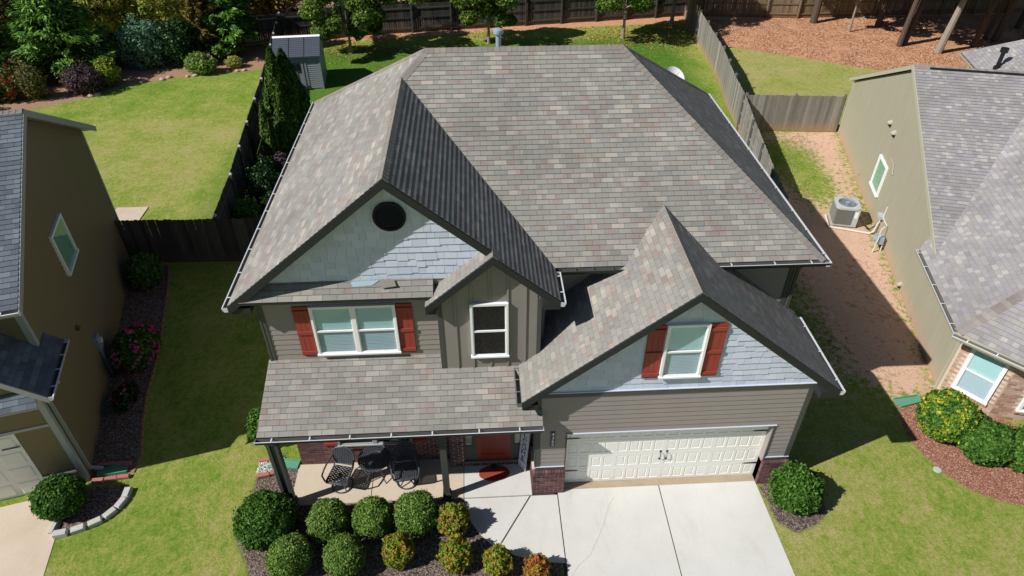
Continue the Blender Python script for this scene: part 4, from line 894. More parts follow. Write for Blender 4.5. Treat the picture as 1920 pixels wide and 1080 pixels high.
fence([(13.75, 38.9), (15.0, 38.7), (21.5, 38.0), (27.1, 38.25), (44, 38.4)], 'brown back fence with exposed posts behind the tall pine trunks', side=-1, mats=('fencebrown', 'fencebrown'), braces=[((15.4, 38.5, .2), (17.2, 38.35, 1.7))])
fence([(11.66, 20.35), (11.95, 22.9), (12.6, 27.0), (13.2, 33.8), (13.75, 38.85)], 'sunlit weathered side fence running back from the grey house yard', side=-1)
fence([(6.25, 10.75), (10.05, 10.7), (10.35, 12.8), (11.1, 17.4), (11.62, 20.25)], 'weathered fence with rails facing the grey house eave', side=1)
fence([(11.75, 20.3), (16.35, 19.85)], 'weathered grey fence closing the clay strip beside the olive house', side=1)

# ---------------------------------------------------------------- foliage
rng = np.random.default_rng(11)
def nz(p, s, o=0): return mn.noise(Vector((p[0]*s+o, p[1]*s+o*.7, p[2]*s-o)))
def leafmesh(name, P, N, size, aspect=1.6, jitter=.8, mat='box', parent=None, seed=0, axis=None, mats=None, mi=None, core=None):
    """one quad leaf per point; N is the preferred facing, axis the preferred long direction"""
    r = np.random.default_rng(seed); P = np.asarray(P, float); n = len(P)
    N = np.asarray(N, float)+r.normal(0, jitter, (n, 3)); N /= np.linalg.norm(N, axis=1, keepdims=True)+1e-9
    A = (np.asarray(axis, float)+r.normal(0, .25, (n, 3))) if axis is not None else r.normal(0, 1, (n, 3))
    U = A-(A*N).sum(1, keepdims=True)*N; U /= np.linalg.norm(U, axis=1, keepdims=True)+1e-9; W = np.cross(N, U)
    s = size*r.uniform(.65, 1.35, (n, 1)); a = s*.5*aspect; b = s*.5
    V = np.stack([P-U*a, P+W*b-U*a*.1+N*b*.15, P+U*a, P-W*b-U*a*.1+N*b*.15], 1).reshape(-1, 3)
    F = np.arange(4*n).reshape(n, 4); MI = np.zeros(n, int) if mi is None else np.asarray(mi)
    if core is not None:
        cv, cf = core; V = np.concatenate([V, cv]); F = np.concatenate([F, cf+4*n]); MI = np.concatenate([MI, np.zeros(len(cf), int)])
    me = bpy.data.meshes.new(name); me.vertices.add(len(V)); me.vertices.foreach_set('co', V.astype('f').ravel())
    me.loops.add(F.size); me.loops.foreach_set('vertex_index', F.ravel().astype('i')); me.polygons.add(len(F)); me.polygons.foreach_set('loop_start', np.arange(0, F.size, 4, dtype='i'))
    for m in (mats or [mat]): me.materials.append(M[m])
    me.polygons.foreach_set('material_index', MI.astype('i')); me.update(calc_edges=True)
    o = bpy.data.objects.new(name, me); COL.objects.link(o)
    if parent: o.parent = parent
    return o
def core_mesh(c, rad, f=.82, nu=18, nv=10, o=0):
    V = []; 
    for i in range(nv+1):
        th = math.pi*i/nv
        for j in range(nu):
            ph = 2*math.pi*j/nu; d = (math.sin(th)*math.cos(ph), math.sin(th)*math.sin(ph), math.cos(th)); k = f*(1+.12*nz(d, 2.2, o))
            V.append([c[a]+d[a]*rad[a]*k for a in range(3)])
    F = [[i*nu+j, (i+1)*nu+j, (i+1)*nu+(j+1) % nu, i*nu+(j+1) % nu] for i in range(nv) for j in range(nu)]
    return np.array(V), np.array(F)
def shell(c, rad, n, seed, lump=.1, depth=.16, freq=2.4, flat=0, sprig=.03):
    r = np.random.default_rng(seed); d = r.normal(0, 1, (n, 3)); d /= np.linalg.norm(d, axis=1, keepdims=True)
    k = np.array([1+lump*nz(x, freq, seed % 17)+lump*.5*nz(x, freq*2.7, seed % 13) for x in d])-depth*r.random(n)**1.5+np.where(r.random(n) < sprig, r.random(n)*.14, 0)
    P = np.array(c)+d*k[:, None]*np.array(rad); N = d/np.array(rad); N /= np.linalg.norm(N, axis=1, keepdims=True)
    keep = P[:, 2] > .02
    return P[keep], N[keep]
def shrub(name, label, loc, rad, mat, leaf=.03, n=14000, seed=1, group=None, lump=.1, z=None, jit=.75, depth=.16, asp=1.6, mats=None, second=0, f=.82, cat='shrub'):
    root = empty(name, (loc[0], loc[1], 0), 0, label, cat, group); cz = z if z is not None else rad[2]*.92
    P, N = shell((0, 0, cz), rad, n, seed, lump, depth)
    mi = None
    if mats:
        q = np.array([nz(p, 3, 5) for p in P]); mi = ((q+np.random.default_rng(seed).normal(0, .2, len(P))) > second).astype(int)
    leafmesh('foliage', P, N, leaf, asp, jit, mat, root, seed, mats=mats, mi=mi, core=core_mesh((0, 0, cz), rad, f, o=seed))
    m = MB(); 
    for k in range(4): a = k*1.7; m.tube([(.04*math.cos(a), .04*math.sin(a), 0), (rad[0]*.5*math.cos(a), rad[1]*.5*math.sin(a), cz)], [.02, .01], 5)
    m.build('stems', 'bark', root); return root
BXG = 'clipped round shrubs in front of the porch'
b0 = shrub('round_shrub', 'clipped round green shrub, largest of the porch row, next to the middle post', (-2.85, -.78), (.545, .52, .5), 'box', seed=2, group=BXG)
for (x, y, r, l, rz) in ((-4.91, -.84, .95, 'clipped round shrub in front of the left patio chair', 1.1), (-3.88, -.8, .91, 'clipped round shrub in front of the patio table, second row from the walk', 2.3),
                         (-5.61, -1.72, .94, 'clipped round shrub directly in front of the big dark hedge ball', 3.7), (-4.4, -1.76, .89, 'clipped round shrub nearest the yellow-orange bushes in the front row', 5.1)):
    clone(b0, (x, y, 0), rz, l, BXG, (r, r, r*.97))
shrub('round_shrub', 'biggest dark green clipped shrub beside the left porch post', (-6.27, -.87), (.70, .66, .64), 'boxdark', .04, 13000, 4, None, .14)
NG = 'yellow and orange leaved bushes along the front path'
n0 = shrub('nandina_bush', 'yellow-green bush with orange tips beside the curve of the front path', (-2.0, -.97), (.37, .36, .42), 'nand', .04, 5000, 6, NG, .28, jit=1, depth=.4, asp=2.2)
for (x, y, r, l, rz) in ((-3.22, -1.66, .97, 'orange-tipped bush between the round green shrubs and the other bushes', 1.9), (-1.93, -1.86, 1.0, 'yellow-green bush in the middle of the black mulch bed', 3.9), (-.98, -2.05, .87, 'yellow-green bush below the diagonal joint of the front path', 5.3)):
    clone(n0, (x, y, 0), rz, l, NG, r)
shrub('nandina_bush', 'smallest bush, reddest of them, at the corner of the driveway', (-.13, -2.25), (.29, .29, .32), 'nandred', .04, 3000, 8, NG, .28, jit=1, depth=.4, asp=2.2)
shrub('round_shrub', 'loose bright green shrub against the brick pier right of the garage door', (6.3, -.62), (.62, .58, .56), 'boxdark', .042, 11000, 9, None, .2, depth=.4, asp=2.2, jit=1)
shrub('round_shrub', 'round green shrub inside the stone ring beside the old driveway', (-11.45, .12), (.57, .54, .5), 'boxdark', .048, 10000, 10, None, .14)
shrub('round_shrub', 'large round shrub with yellow-tipped leaves below the brick bay window', (11.15, 1.3), (.74, .72, .68), 'boxdark', .055, 14000, 11, None, .1, mats=['boxdark', 'gold'], second=-.12)
shrub('round_shrub', 'dark glossy shrub between two others along the brick wall', (11.82, .55), (.68, .62, .52), 'boxdark', .06, 9000, 12, None, .18)
shrub('round_shrub', 'glossy shrub cut by the edge of the view beside the olive house', (12.7, .2), (.62, .6, .5), 'boxdark', .06, 8000, 13, None, .18, mats=['boxdark', 'gold'], second=.25)
shrub('round_shrub', 'green shrub peeping out from behind the porch roof corner', (-6.95, 2.1), (.5, .5, .55), 'boxdark', .06, 3500, 14)
# pink azalea and shaded bed planting
az = shrub('azalea', 'pink flowering azalea against the brown house wall', (-11.6, 5.35), (.62, .85, .55), 'boxdark', .06, 3800, 15, None, .2, cat='shrub')
P, N = shell((0, 0, .52), (.64, .87, .58), 1100, 16, .2, .02); k = np.array([nz(p, 2.6, 3) for p in P]) > .0; leafmesh('blossom', P[k], N[k], .085, 1, .5, 'pink', az, 3)
shrub('shrub', 'dark shrub in shade where the brown house meets the fence', (-12.7, 9.2), (.55, .6, .6), 'boxdark', .07, 3500, 17, None, .2)
c_ = shrub('azalea', 'sparse dark azalea with few pink flowers, lower of the two by the brown wall', (-11.3, 3.6), (.3, .5, .25), 'holly', .06, 900, 18, None, .3, f=.4)
P, N = shell((0, 0, .25), (.3, .5, .27), 160, 19, .3, .02); k = np.array([nz(p, 3, 3) for p in P]) > .12; leafmesh('blossom', P[k], N[k], .07, 1, .5, 'pink', c_, 3)

# arborvitae by the side fence
def spire(label, loc, h, r, seed, mat='cedar', n=9000, leaf=.11, group=None, z0=.15, name='arborvitae'):
    root = empty(name, (*loc, 0), 0, label, 'tree', group); g = np.random.default_rng(seed)
    t = g.random(n)**.8; an = g.random(n)*2*math.pi
    lob = np.array([1+.28*nz((math.cos(a)*1.3, math.sin(a)*1.3, tt*h*.9), 1.6, seed) for a, tt in zip(an, t)])
    rr_ = r*np.minimum(1, (t+.08)*5)**.5*(1-t**1.25)**.8*lob*(1-.25*g.random(n)**2)
    P = np.stack([rr_*np.cos(an), rr_*np.sin(an), z0+t*(h-z0)], 1); N = np.stack([np.cos(an), np.sin(an), np.full(n, .35)], 1)
    leafmesh('crown', P, N, leaf, 2.0, .5, mat, root, seed, axis=np.stack([np.cos(an)*.3, np.sin(an)*.3, np.ones(n)], 1))
    MB().tube([(0, 0, 0), (0, 0, h*.9)], [.12, .03], 8).build('trunk', 'bark', root); return root
spire('tallest narrow evergreen beside the dark side fence', (-9.85, 19.35), 4.7, .95, 21, n=14000); spire('wide evergreen just behind the tallest one by the fence', (-9.5, 19.75), 4.5, 1.15, 22, n=15000)
spire('short slim evergreen in front of the tall ones by the fence', (-10.35, 18.2), 2.8, .42, 23, n=3500); spire('smallest yellowish evergreen sprig near the fence', (-10.55, 19.8), 2.9, .3, 24, n=2000)
for i, (x, y, r, mt_, lb) in enumerate(((-10.3, 16.2, .6, 'holly', 'loose dark shrub below the slim evergreens'), (-9.9, 14.6, .75, 'holly', 'loose glossy shrub between fence and grey house eave'), (-10.0, 12.6, .6, 'boxdark', 'low green shrub in the shaded corner of the dark fence'), (-9.1, 13.2, .55, 'holly', 'small shrub closest to the grey house eave by the fence'), (-9.8, 17.2, .4, 'purple', 'bare twiggy shrub at the foot of the evergreens'))):
    shrub('shrub', lb, (x, y), (r, r, r*1.1), mt_, .065, 2600, 30+i, None, .35, depth=.5, f=.5)

# conifers, trees
def conifer(label, loc, h, r, mat, seed, n=150, spray=120, up_=.35, bare=.06, leaf=.085, name='conifer', group=None, cat='tree'):
    root = empty(name, (*loc, 0), 0, label, cat, group); g = np.random.default_rng(seed); P = []; A = []; m = MB(); m.tube([(0, 0, 0), (0, 0, h*.5), (0, 0, h*.97)], [.2*h/8, .12*h/8, .02], 8)
    for i in range(n):
        t = bare+(1-bare)*(i+g.random())/n; a = g.random()*6.283; L_ = r*(1-t)**.75*g.uniform(.65, 1.1); d = np.array([math.cos(a), math.sin(a), up_*g.uniform(.3, 1.4)])
        o_ = np.array([0, 0, t*h]); e_ = o_+d*L_; 
        if i % 2 == 0: m.tube([tuple(o_), tuple(e_*.97)], [.03, .008], 4, cap=False)
        for k in range(spray):
            s_ = g.random()**.6; w_ = .28*r*(1.15-s_)*g.normal(0, .6); sd = np.array([-d[1], d[0], 0]); P.append(o_+d*L_*s_+sd*w_+np.array([0, 0, -.08*r*abs(g.normal())*s_])); A.append(d+sd*w_*1.2)
    P = np.array(P); N = np.tile([0, 0, 1.], (len(P), 1))+P*np.array([.25, .25, 0]); leafmesh('crown', P, N, leaf, 4.2, .45, mat, root, seed, axis=A); m.build('trunk', 'bark', root); return root
def tree(label, loc, h0, clumps, mat, seed, leaf=.1, per=950, trunk='barkpale', tr=.09, group=None, name='tree', lean=(0, 0)):
    """clumps: (x,y,z,r) relative to the foot; each carried by its own limb"""
    root = empty(name, (*loc, 0), 0, label, 'tree', group); g = np.random.default_rng(seed); m = MB(); top = (lean[0], lean[1], h0)
    zt = max(c[2] for c in clumps); m.tube([(0, 0, 0), (lean[0]*.4, lean[1]*.4, h0*.5), top, (lean[0]*1.2, lean[1]*1.2, zt)], [tr*1.35, tr, tr*.8, tr*.2], 9); Ps = []; Ns = []
    for i, (x, y, z, r) in enumerate(clumps):
        m.tube([(lean[0], lean[1], min(h0*g.uniform(.9, 1.25), z)), ((x+lean[0])*.5, (y+lean[1])*.5, (h0+z)*.5), (x, y, z)], [tr*.5, tr*.3, tr*.1], 5)
        d = g.normal(0, 1, (per, 3)); d /= np.linalg.norm(d, axis=1, keepdims=True); k = np.array([1+.35*nz(q, 1.7, i*3+seed) for q in d])*(.55+.45*g.random(per)**.5)
        Ps.append(np.array([x, y, z])+d*k[:, None]*r*np.array([1, 1, .8])); Ns.append(d+np.array([0, 0, .6]))
    leafmesh('crown', np.concatenate(Ps), np.concatenate(Ns), leaf, 1.5, .7, mat, root, seed); m.build('trunk', trunk, root); return root
def clumps(seed, n, R_, z0, z1, r0=.5, r1=.9):
    g = random.Random(seed); o = []
    for i in range(n):
        z = z0+(z1-z0)*(i+g.random()*.8)/n; t = (z-z0)/(z1-z0); q = R_*math.sin(math.pi*min(.97, .22+.72*t))**.8*g.uniform(.35, 1); a = i*2.4+g.random(); o.append((q*math.cos(a), q*math.sin(a), z, g.uniform(r0, r1)))
    return o
YG = 'young shade trees along the back fence'
tree('young tree with wide crown next to the resin shed', (-8.75, 32.45), 1.1, clumps(1, 34, 2.9, 1.3, 6.2), 'tree', 41, group=YG)
tree('young tree behind the vent pipe at the back fence', (-.21, 33.8), 1.2, clumps(2, 24, 1.9, 1.3, 5.4, .4, .8), 'tree', 42, group=YG)
tree('young tree with pale trunk above the right end of the roof ridge', (8.53, 34.39), 1.7, clumps(3, 28, 2.4, 2.0, 6.2), 'tree', 43, group=YG)
tree('tree in the back corner where the two back fences meet', (12.3, 36.8), 1.5, clumps(4, 26, 2.2, 2.4, 6.5), 'tree', 44, tr=.12)
PG = 'tall pines on the straw-covered corner'
for i, (x, y, h, r, tr_, ln, lb) in enumerate(((27.48, 30.56, 15, 2.7, .25, (1.2, .2), 'pale-barked pine standing nearest the olive house roof'), (25.7, 31.9, 15, 2.6, .2, (.6, .2), 'left stem of the close pair of dark pine trunks'), (26.15, 32.2, 14, 2.4, .23, (1.1, .2), 'right stem of the close pair of dark pine trunks'),
      (30.36, 31.59, 14, 2.7, .2, (.9, .3), 'dark pine trunk between the pale pine and the roof wing'), (32.3, 32.5, 15, 2.9, .24, (1.0, .2), 'mossy pine trunk just above the roof wing'), (31.9, 32.9, 13, 2.4, .15, (1.1, .2), 'thin pine stem close behind the mossy one'),
      (26.27, 35.92, 14, 2.6, .22, (.6, .3), 'pine trunk directly before the brown back fence, dark in shade'), (22.25, 36.96, 13, 2.2, .28, (.2, .3), 'thick pine trunk touching the brown back fence'), (35.5, 35, 14, 3, .22, (.8, 0), 'pine at the far right corner'))):
    cl = [(a+ln[0]*1.8, b+ln[1], c, d) for a, b, c, d in clumps(60+i, 34, r*(1.9 if i < 4 else 1.25), 3.9, h*.8, .7, 1.2)]  # unseen crowns set low, the first ones widened, to throw shadows on the straw
    tree(lb, (x, y), h*.45, cl, 'pine', 50+i, .17, 330, 'barkpale' if i == 0 else 'bark', tr_*.68, PG, 'pine_tree', ln)
tree('slim young tree with few leaves in front of the brown back fence', (23.84, 34.91), 1.6, clumps(9, 12, 1.2, 2.3, 5, .3, .5), 'tree', 49, .14, 160, 'barkpale', .07)
conifer('big dark green conifer behind the left lawn, broadest of them', (-24.3, 29.6), 5.6, 3.3, 'conifer', 71, n=190); conifer('dark green conifer at the left edge of the view', (-28.3, 28.6), 5.2, 2.9, 'conifer', 72, n=140)
conifer('tall dark fir against the back fence near the side fence corner', (-15.6, 32.4), 5.8, 2.1, 'conifer', 73, n=130); conifer('bronze-green fir leaning beside the tall dark fir', (-17.1, 32.2), 5.2, 1.6, 'brownfir', 74, n=130, up_=.9)
for i, (x, y, rad, mt_, lf, nn_, lb, nm) in enumerate((
    (-20.4, 30.9, (1.35, 1.1, 1.4), 'greyleaf', .16, 2600, 'grey-green feathery shrub behind the left lawn', 'shrub'), (-18.3, 31.0, (1.2, 1.0, 1.4), 'holly', .16, 2200, 'dark glossy holly right of the feathery shrub', 'shrub'),
    (-16.9, 29.5, (.85, .6, .6), 'lime', .13, 1400, 'low pale green shrub at the lawn edge', 'shrub'), (-22.3, 26.9, (1.0, .85, .75), 'purple', .12, 1900, 'purple-leaved shrub at the lawn edge', 'shrub'), (-21.4, 27.9, (.6, .6, .8), 'gold', .12, 900, 'yellow-green shrub behind the purple one', 'shrub'),
    (-24.6, 26.2, (.7, .6, .9), 'rosem', .12, 900, 'thin upright olive shrub in the soil bed', 'shrub'), (-26.3, 26.3, (1.3, 1.0, .9), 'rosem', .13, 1700, 'wide rose bush with scattered red flowers', 'rose_bush'), (-28.3, 25.7, (1.5, 1.0, 1.1), 'rosem', .13, 1700, 'rose bush with red flowers at the left edge', 'rose_bush'),
    (-23.2, 28.0, (.9, .7, .8), 'rosem', .12, 1100, 'brownish shrub below the broadest conifer', 'shrub'), (-15.3, 30.4, (.5, .4, .35), 'autumn', .1, 500, 'tiny yellowing shrub near the bed corner', 'shrub'), (-25.7, 27.9, (1.0, .8, 1.0), 'rosem', .12, 1200, 'shrub between the two left conifers', 'shrub'), (-27.2, 24.2, (.9, .8, .7), 'purple', .12, 1100, 'dull reddish shrub behind the brown house roof', 'shrub'))):
    s_ = shrub(nm, lb, (x, y), rad, mt_, lf*.6, int(nn_*2.3), 80+i, None, .3, depth=.4, f=.55, cat='shrub')
    if nm == 'rose_bush':
        P, N = shell((0, 0, rad[2]*.92), rad, 260, 5+i, .3, .0); leafmesh('flowers', P[:90], N[:90], .2, 1, .5, 'redfl', s_, 3)
AG = 'autumn trees beyond the back fence'
for i, (x, y, R_, zt, mt_, lb) in enumerate(((-25, 37, 3.3, 6, 'autumn', 'yellow-green tree beyond the fence behind the broadest conifer'), (-20, 37.6, 3.0, 6, 'autumn', 'yellow-green tree beyond the fence above the feathery shrub'), (-31, 35, 3.0, 6, 'rosem', 'brown-green tree far left beyond the fence'), (-15.0, 39, 2.0, 5, 'brownfir', 'bronze tree beyond the fence behind the tall dark fir'),
      (-4.2, 40.3, 2.0, 5, 'tree', 'green tree beyond the fence left of the vent pipe'), (4.2, 41.5, 2.4, 5, 'conifer', 'dark tree beyond the fence right of the vent pipe'), (-22.5, 42, 3.5, 7, 'autumn', 'second row autumn tree far behind the left lawn'), (-9.0, 40.5, 2.2, 5, 'tree', 'green tree beyond the fence behind the shed tree'), (11.5, 42.5, 2.5, 6, 'conifer', 'dark tree beyond the corner of the back fences'))):
    tree(lb, (x, y), 1.0, clumps(90+i, 30, R_, .8, zt, .8, 1.3), mt_, 100+i, .13, 700, 'bark', .14, AG)

# fallen leaves on the back lawn
g = np.random.default_rng(5); n = 4200; P = np.stack([g.normal(0, 1, n)*2.4, g.normal(0, 1, n)*1.6, np.full(n, .025)], 1); c = np.array([(-8.5, 33.5, 0), (8.6, 34.9, 0), (11.5, 34.5, 0), (-1, 34.6, 0)])[g.integers(0, 4, n)]
P += c; P = P[(P[:, 1] > 29.5) & (P[:, 1] < 37)]; lo_ = leafmesh('fallen_leaves', P, np.tile([0, 0, 1.], (len(P), 1)), .09, 1.2, .25, 'litter', None, 6); tag(lo_, 'tan fallen leaves scattered on the back lawn', 'leaves', kind='stuff')

g = np.random.default_rng(17)
def scatter(name, label, cat, n, box, polys_in, polys_out, h, mat, flat, seed, asp=2.6):
    x = g.uniform(box[0], box[1], n); y = g.uniform(box[2], box[3], n); ok = np.zeros(n, bool)
    for p in polys_in: ok |= sdist(x, y, p) > 0
    for p in polys_out: ok &= sdist(x, y, p) < -.02
    dens = np.array([mn.noise(Vector((a*.9, b*.9, seed))) for a, b in zip(x, y)]); ok &= (dens+g.normal(0, .35, n)) > -.25
    x, y = x[ok], y[ok]; m = len(x); P = np.stack([x, y, np.full(m, h*.55 if not flat else .02)], 1)
    N = np.tile([0, 0, 1.], (m, 1)) if flat else np.stack([g.normal(0, 1, m), g.normal(0, 1, m), np.full(m, .5)], 1)
    o = leafmesh(name, P, N, h*(1 if flat else .7), asp, .3, mat, None, seed, axis=None if flat else np.tile([0, 0, 1.], (m, 1)))
    return tag(o, label, cat, kind='stuff')
beds = masks['mulch']+masks['redm']
M['blade'] = LG('grass_blade', [(0, '42601f'), (.35, '5f7d30'), (.65, '7d9040'), (.85, 'a09a5c'), (1, 'bcae80')], .3)
M['strawbit'] = island('straw_debris', [(0, '7a5038'), (.4, 'a8785a'), (.75, 'c49a7a'), (1, 'd8b898')], .85, .1, 0, 5, .15)
house_fp = [(-6.05, -.15), (6.3, -.1), (6.3, 11.2), (-6.05, 11.2)]
drv = [(-1.8, -.1), (-1.1, -1.5), (.5, -2), (.5, -9), (5.9, -9), (5.62, 0)]
scatter('grass', 'sparse grass growing through the clay by the air conditioner', 'grass', 42000, (7, 16.2, 4, 19.6), [[(10.3, 9), (12.3, 12.5), (15, 18.6), (14.5, 19.6), (12.2, 19.6), (10.6, 12)], [(6.4, 2.5), (9.6, 3.5), (10.4, 9), (9, 11), (6.4, 10)]], [house_fp], .03, 'blade', False, 6)
scatter('pine_straw', 'brown pine straw and leaf bits under the pines', 'pine straw', 60000, (13.5, 40, 26, 38), [masks['straw'][0]], [], .035, 'strawbit', True, 7, 4)
scatter('bark_mulch', 'pinkish bark bits on the red mulch by the olive house', 'mulch', 6000, (10, 17, -2.3, 3), masks['redm'], [], .02, 'strawbit', True, 8, 2)
# ---------------------------------------------------------------- shed
sh = empty('garden_shed', (-10.65, 26.65, 0), R(5), 'grey resin garden shed with dark roof behind the narrow evergreens', 'shed')
hw, dp = 1.18, 2.3; m = MB(); m.box(-hw, hw, 0.02, dp, 0, 1.9); m.prism([(-hw, .02, 1.88), (-hw, 1.15, 2.5), (-hw, dp, 1.88)], (2*hw, 0, 0)); m.build('wall', 'shed', sh)
m = MB(); courses(m, [(-hw+.1, .018, .1), (-.09, .018, .1), (-.09, .018, 1.78), (-hw+.1, .018, 1.78)], ux, .11, .02, 0, 0, (0, -1, 0)); m.build('door', 'shed', sh); m = MB(); courses(m, [(.09+.35, .018, .1), (hw-.1, .018, .1), (hw-.1, .018, 1.78), (.44, .018, 1.78)], ux, .11, .02, 0, 0, (0, -1, 0)); m.build('wall_panel', 'shed', sh)
for x in (-hw+.05, hw-.05, .2, 0.38): MB().box(x-.05, x+.05, -.015, .018, 0, 1.85).build('corner_post', 'shed', sh)
m = MB(); m.box(-.38, .12, -.02, .0, 1.05, 1.5); w_ = m.build('window', 'shedroof', sh); m = MB(); m.box(-.35, -.145, -.026, -.021, 1.09, 1.46); m.build('pane', 'black', w_); m = MB(); m.box(-.115, .09, -.026, -.021, 1.09, 1.46); m.build('pane', 'black', w_)
for s in (0, 1):
    pts = [(-hw-.06, -.12, 1.86), (hw+.06, -.12, 1.86), (hw+.06, 1.15, 2.56), (-hw-.06, 1.15, 2.56)] if s == 0 else [(-hw-.06, dp+.12, 1.86), (hw+.06, dp+.12, 1.86), (hw+.06, 1.15, 2.56), (-hw-.06, 1.15, 2.56)]
    m = MB(); m.prism(pts, (0, 0, -.05)); courses(m, [(a, b, c+.003) for a, b, c in pts], ux, .13, .012, 0, 0); rp = m.build('roof', 'shedroof', sh)
    if s == 0:
        for x in (-.4, .4): m = MB(); m.bar((x, -.12, 1.88), (x, 1.15, 2.58), .025, .02); m.build('seam', 'black', rp)
m = MB(); m.prism([(-hw-.07, 1.03, 2.54), (-hw-.07, 1.15, 2.61), (-hw-.07, 1.27, 2.54)], (2*hw+.14, 0, 0)); m.build('ridge_cap', 'white', sh)

# ---------------------------------------------------------------- porch furniture
def lattice(mb, poly, z, step, th, T=None):
    """cast lattice of crossed bars clipped to a 2D outline"""
    n = len(poly)
    for ang in (R(35), R(-35)):
        c, s = math.cos(ang), math.sin(ang); q = [(x*c+y*s, -x*s+y*c) for x, y in poly]; lo = min(p[1] for p in q); hi = max(p[1] for p in q); k = lo+step/2
        while k < hi:
            xs = []
            for i in range(n):
                a, b = q[i], q[(i+1) % n]
                if (a[1]-k)*(b[1]-k) < 0: xs.append(a[0]+(b[0]-a[0])*(k-a[1])/(b[1]-a[1]))
            if len(xs) == 2:
                p, r = [(x*c-k*s, x*s+k*c, z) for x in xs]
                if T: p, r = T(p), T(r)
                mb.bar(p, r, th, th*.7)
            k += step
def chair():
    root = empty('patio_chair', (0, 0, 0)); w_ = .27
    m = MB(); seat = [(-w_, -.25), (w_, -.25), (w_*.92, .24), (-w_*.92, .24)]; lattice(m, seat, .43, .06, .03)
    m.tube([(-w_, -.25, .41), (-w_*.5, -.29, .435), (w_*.5, -.29, .435), (w_, -.25, .41), (w_*.92, .24, .43), (-w_*.92, .24, .43), (-w_, -.25, .41)], .018, 6); m.prism([(-w_, -.27, .44), (w_, -.27, .44), (w_, -.29, .38), (-w_, -.29, .38)], (0, .012, 0)); m.build('seat', 'cast', root)
    B = lambda p: (p[0], .25+p[2]*0+(p[1]-.43)*.3, p[1]); back = [(-.25, .5), (.25, .5), (.29, .8), (.2, .93), (0, .98), (-.2, .93), (-.29, .8)]
    m = MB(); lattice(m, back, 0, .055, .03, B); m.tube([B((x, z, 0)) for x, z in back+[back[0]]], .018, 6); m.tube([(-.25, .24, .43), B((-.25, .5, 0))], .018, 6); m.tube([(.25, .24, .43), B((.25, .5, 0))], .018, 6); m.build('backrest', 'cast', root)
    for s in (-1, 1):
        MB().tube([(s*.28, .34, .72), (s*.33, .15, .69), (s*.34, -.1, .66), (s*.33, -.26, .62), (s*.29, -.26, .42)], .022, 7).build('armrest', 'cast', root)
    m = MB(); m.tube([(0, 0, .42), (0, 0, .12)], .03, 10); m.tube([(.26*math.cos(a*.3142), .26*math.sin(a*.3142), .02+.0) for a in range(21)], .018, 6, cap=False)
    for a in range(4): q = a*math.pi/2+.78; m.tube([(0, 0, .14), (.15*math.cos(q), .15*math.sin(q), .12), (.26*math.cos(q), .26*math.sin(q), .03)], .016, 6)
    m.build('swivel_base', 'cast', root); return root
CG = 'cast metal patio chairs'
ch = chair(); ch.location = (-4.8, .42, .04); ch.rotation_euler = (0, 0, R(-14)); tag(ch, 'black lattice patio chair left of the round table, half in sun', 'chair', CG)
clone(ch, (-3.18, .45, .04), R(6), 'black lattice patio chair right of the round table, in shade', CG)
tb = empty('patio_table', (-3.95, .66, .04), R(20), 'round black lattice patio table between two chairs', 'table')
m = MB(); ring = [(.4*math.cos(2*math.pi*k/30), .4*math.sin(2*math.pi*k/30)) for k in range(30)]; lattice(m, ring, .69, .05, .029); [m.tube([(x*f, y*f, .69) for x, y in ring+[ring[0]]], .016, 6, cap=False) for f in (1, .55, .12)]; m.build('table_top', 'cast', tb)
for k in range(4): a = k*math.pi/2+.4; c, s = math.cos(a), math.sin(a); MB().tube([(.3*c, .3*s, .68), (.2*c, .2*s, .45), (.24*c, .24*s, .2), (.36*c, .36*s, .0)], .015, 6).build('leg', 'cast', tb)
m = MB(); m.tube([(.2*math.cos(k*.5236), .2*math.sin(k*.5236), .42) for k in range(13)], .01, 5, cap=False); m.build('brace_ring', 'cast', tb)
# pumpkin-shaped mat and welcome board
m = MB(); pts = []
for k in range(48):
    a = 2*math.pi*k/48; rr_ = 1+.035*abs(math.cos(a*3.5)); pts.append((-.98+.385*math.cos(a)*rr_, .57+.24*math.sin(a)*rr_, .041))
m.prism(pts, (0, 0, .012)); dm = tag(m.build('door_mat', 'orange'), 'orange oval doormat in front of the red door', 'doormat')
m = MB(); m.prism([(-1.06, .68, .0535), (-.92, .68, .0535), (-.9, .79, .0535), (-.94, .86, .0535), (-1.02, .86, .0535), (-1.05, .78, .0535)], (0, 0, .006)); m.build('mat_stem', 'matgreen', dm)
sb = empty('welcome_sign', (-.27, .67, .04), 0, 'tall pale leaning board with dark letters reading welcome, beside the front door', 'sign')
bl, brr = Vector((-.09, .13, .0)), Vector((.08, -.10, .0)); topo = Vector((.13, .02, 1.85)); u_ = (brr-bl).normalized(); v_ = topo.normalized(); n_ = u_.cross(v_).normalized(); wd = (brr-bl).length
m = MB(); m.prism([tuple(bl), tuple(brr), tuple(brr+topo), tuple(bl+topo)], tuple(-n_*.02)); m.build('board', 'sign', sb)
m = MB(); a = bl+v_*.3+n_*.002; b = brr+v_*.3+n_*.002; m.bar(a, b, .012, .004, tuple(v_)); m.build('line', 'navy', sb)
for i, chh in enumerate('WELCOME'):
    c = bl+(brr-bl)*.5+v_*(1.68-.215*i)+n_*.003; Mx = Matrix((u_, v_, n_)).transposed().to_4x4(); Mx.translation = c; text(chh, Mx, .24, 'navy', sb, 'letter')

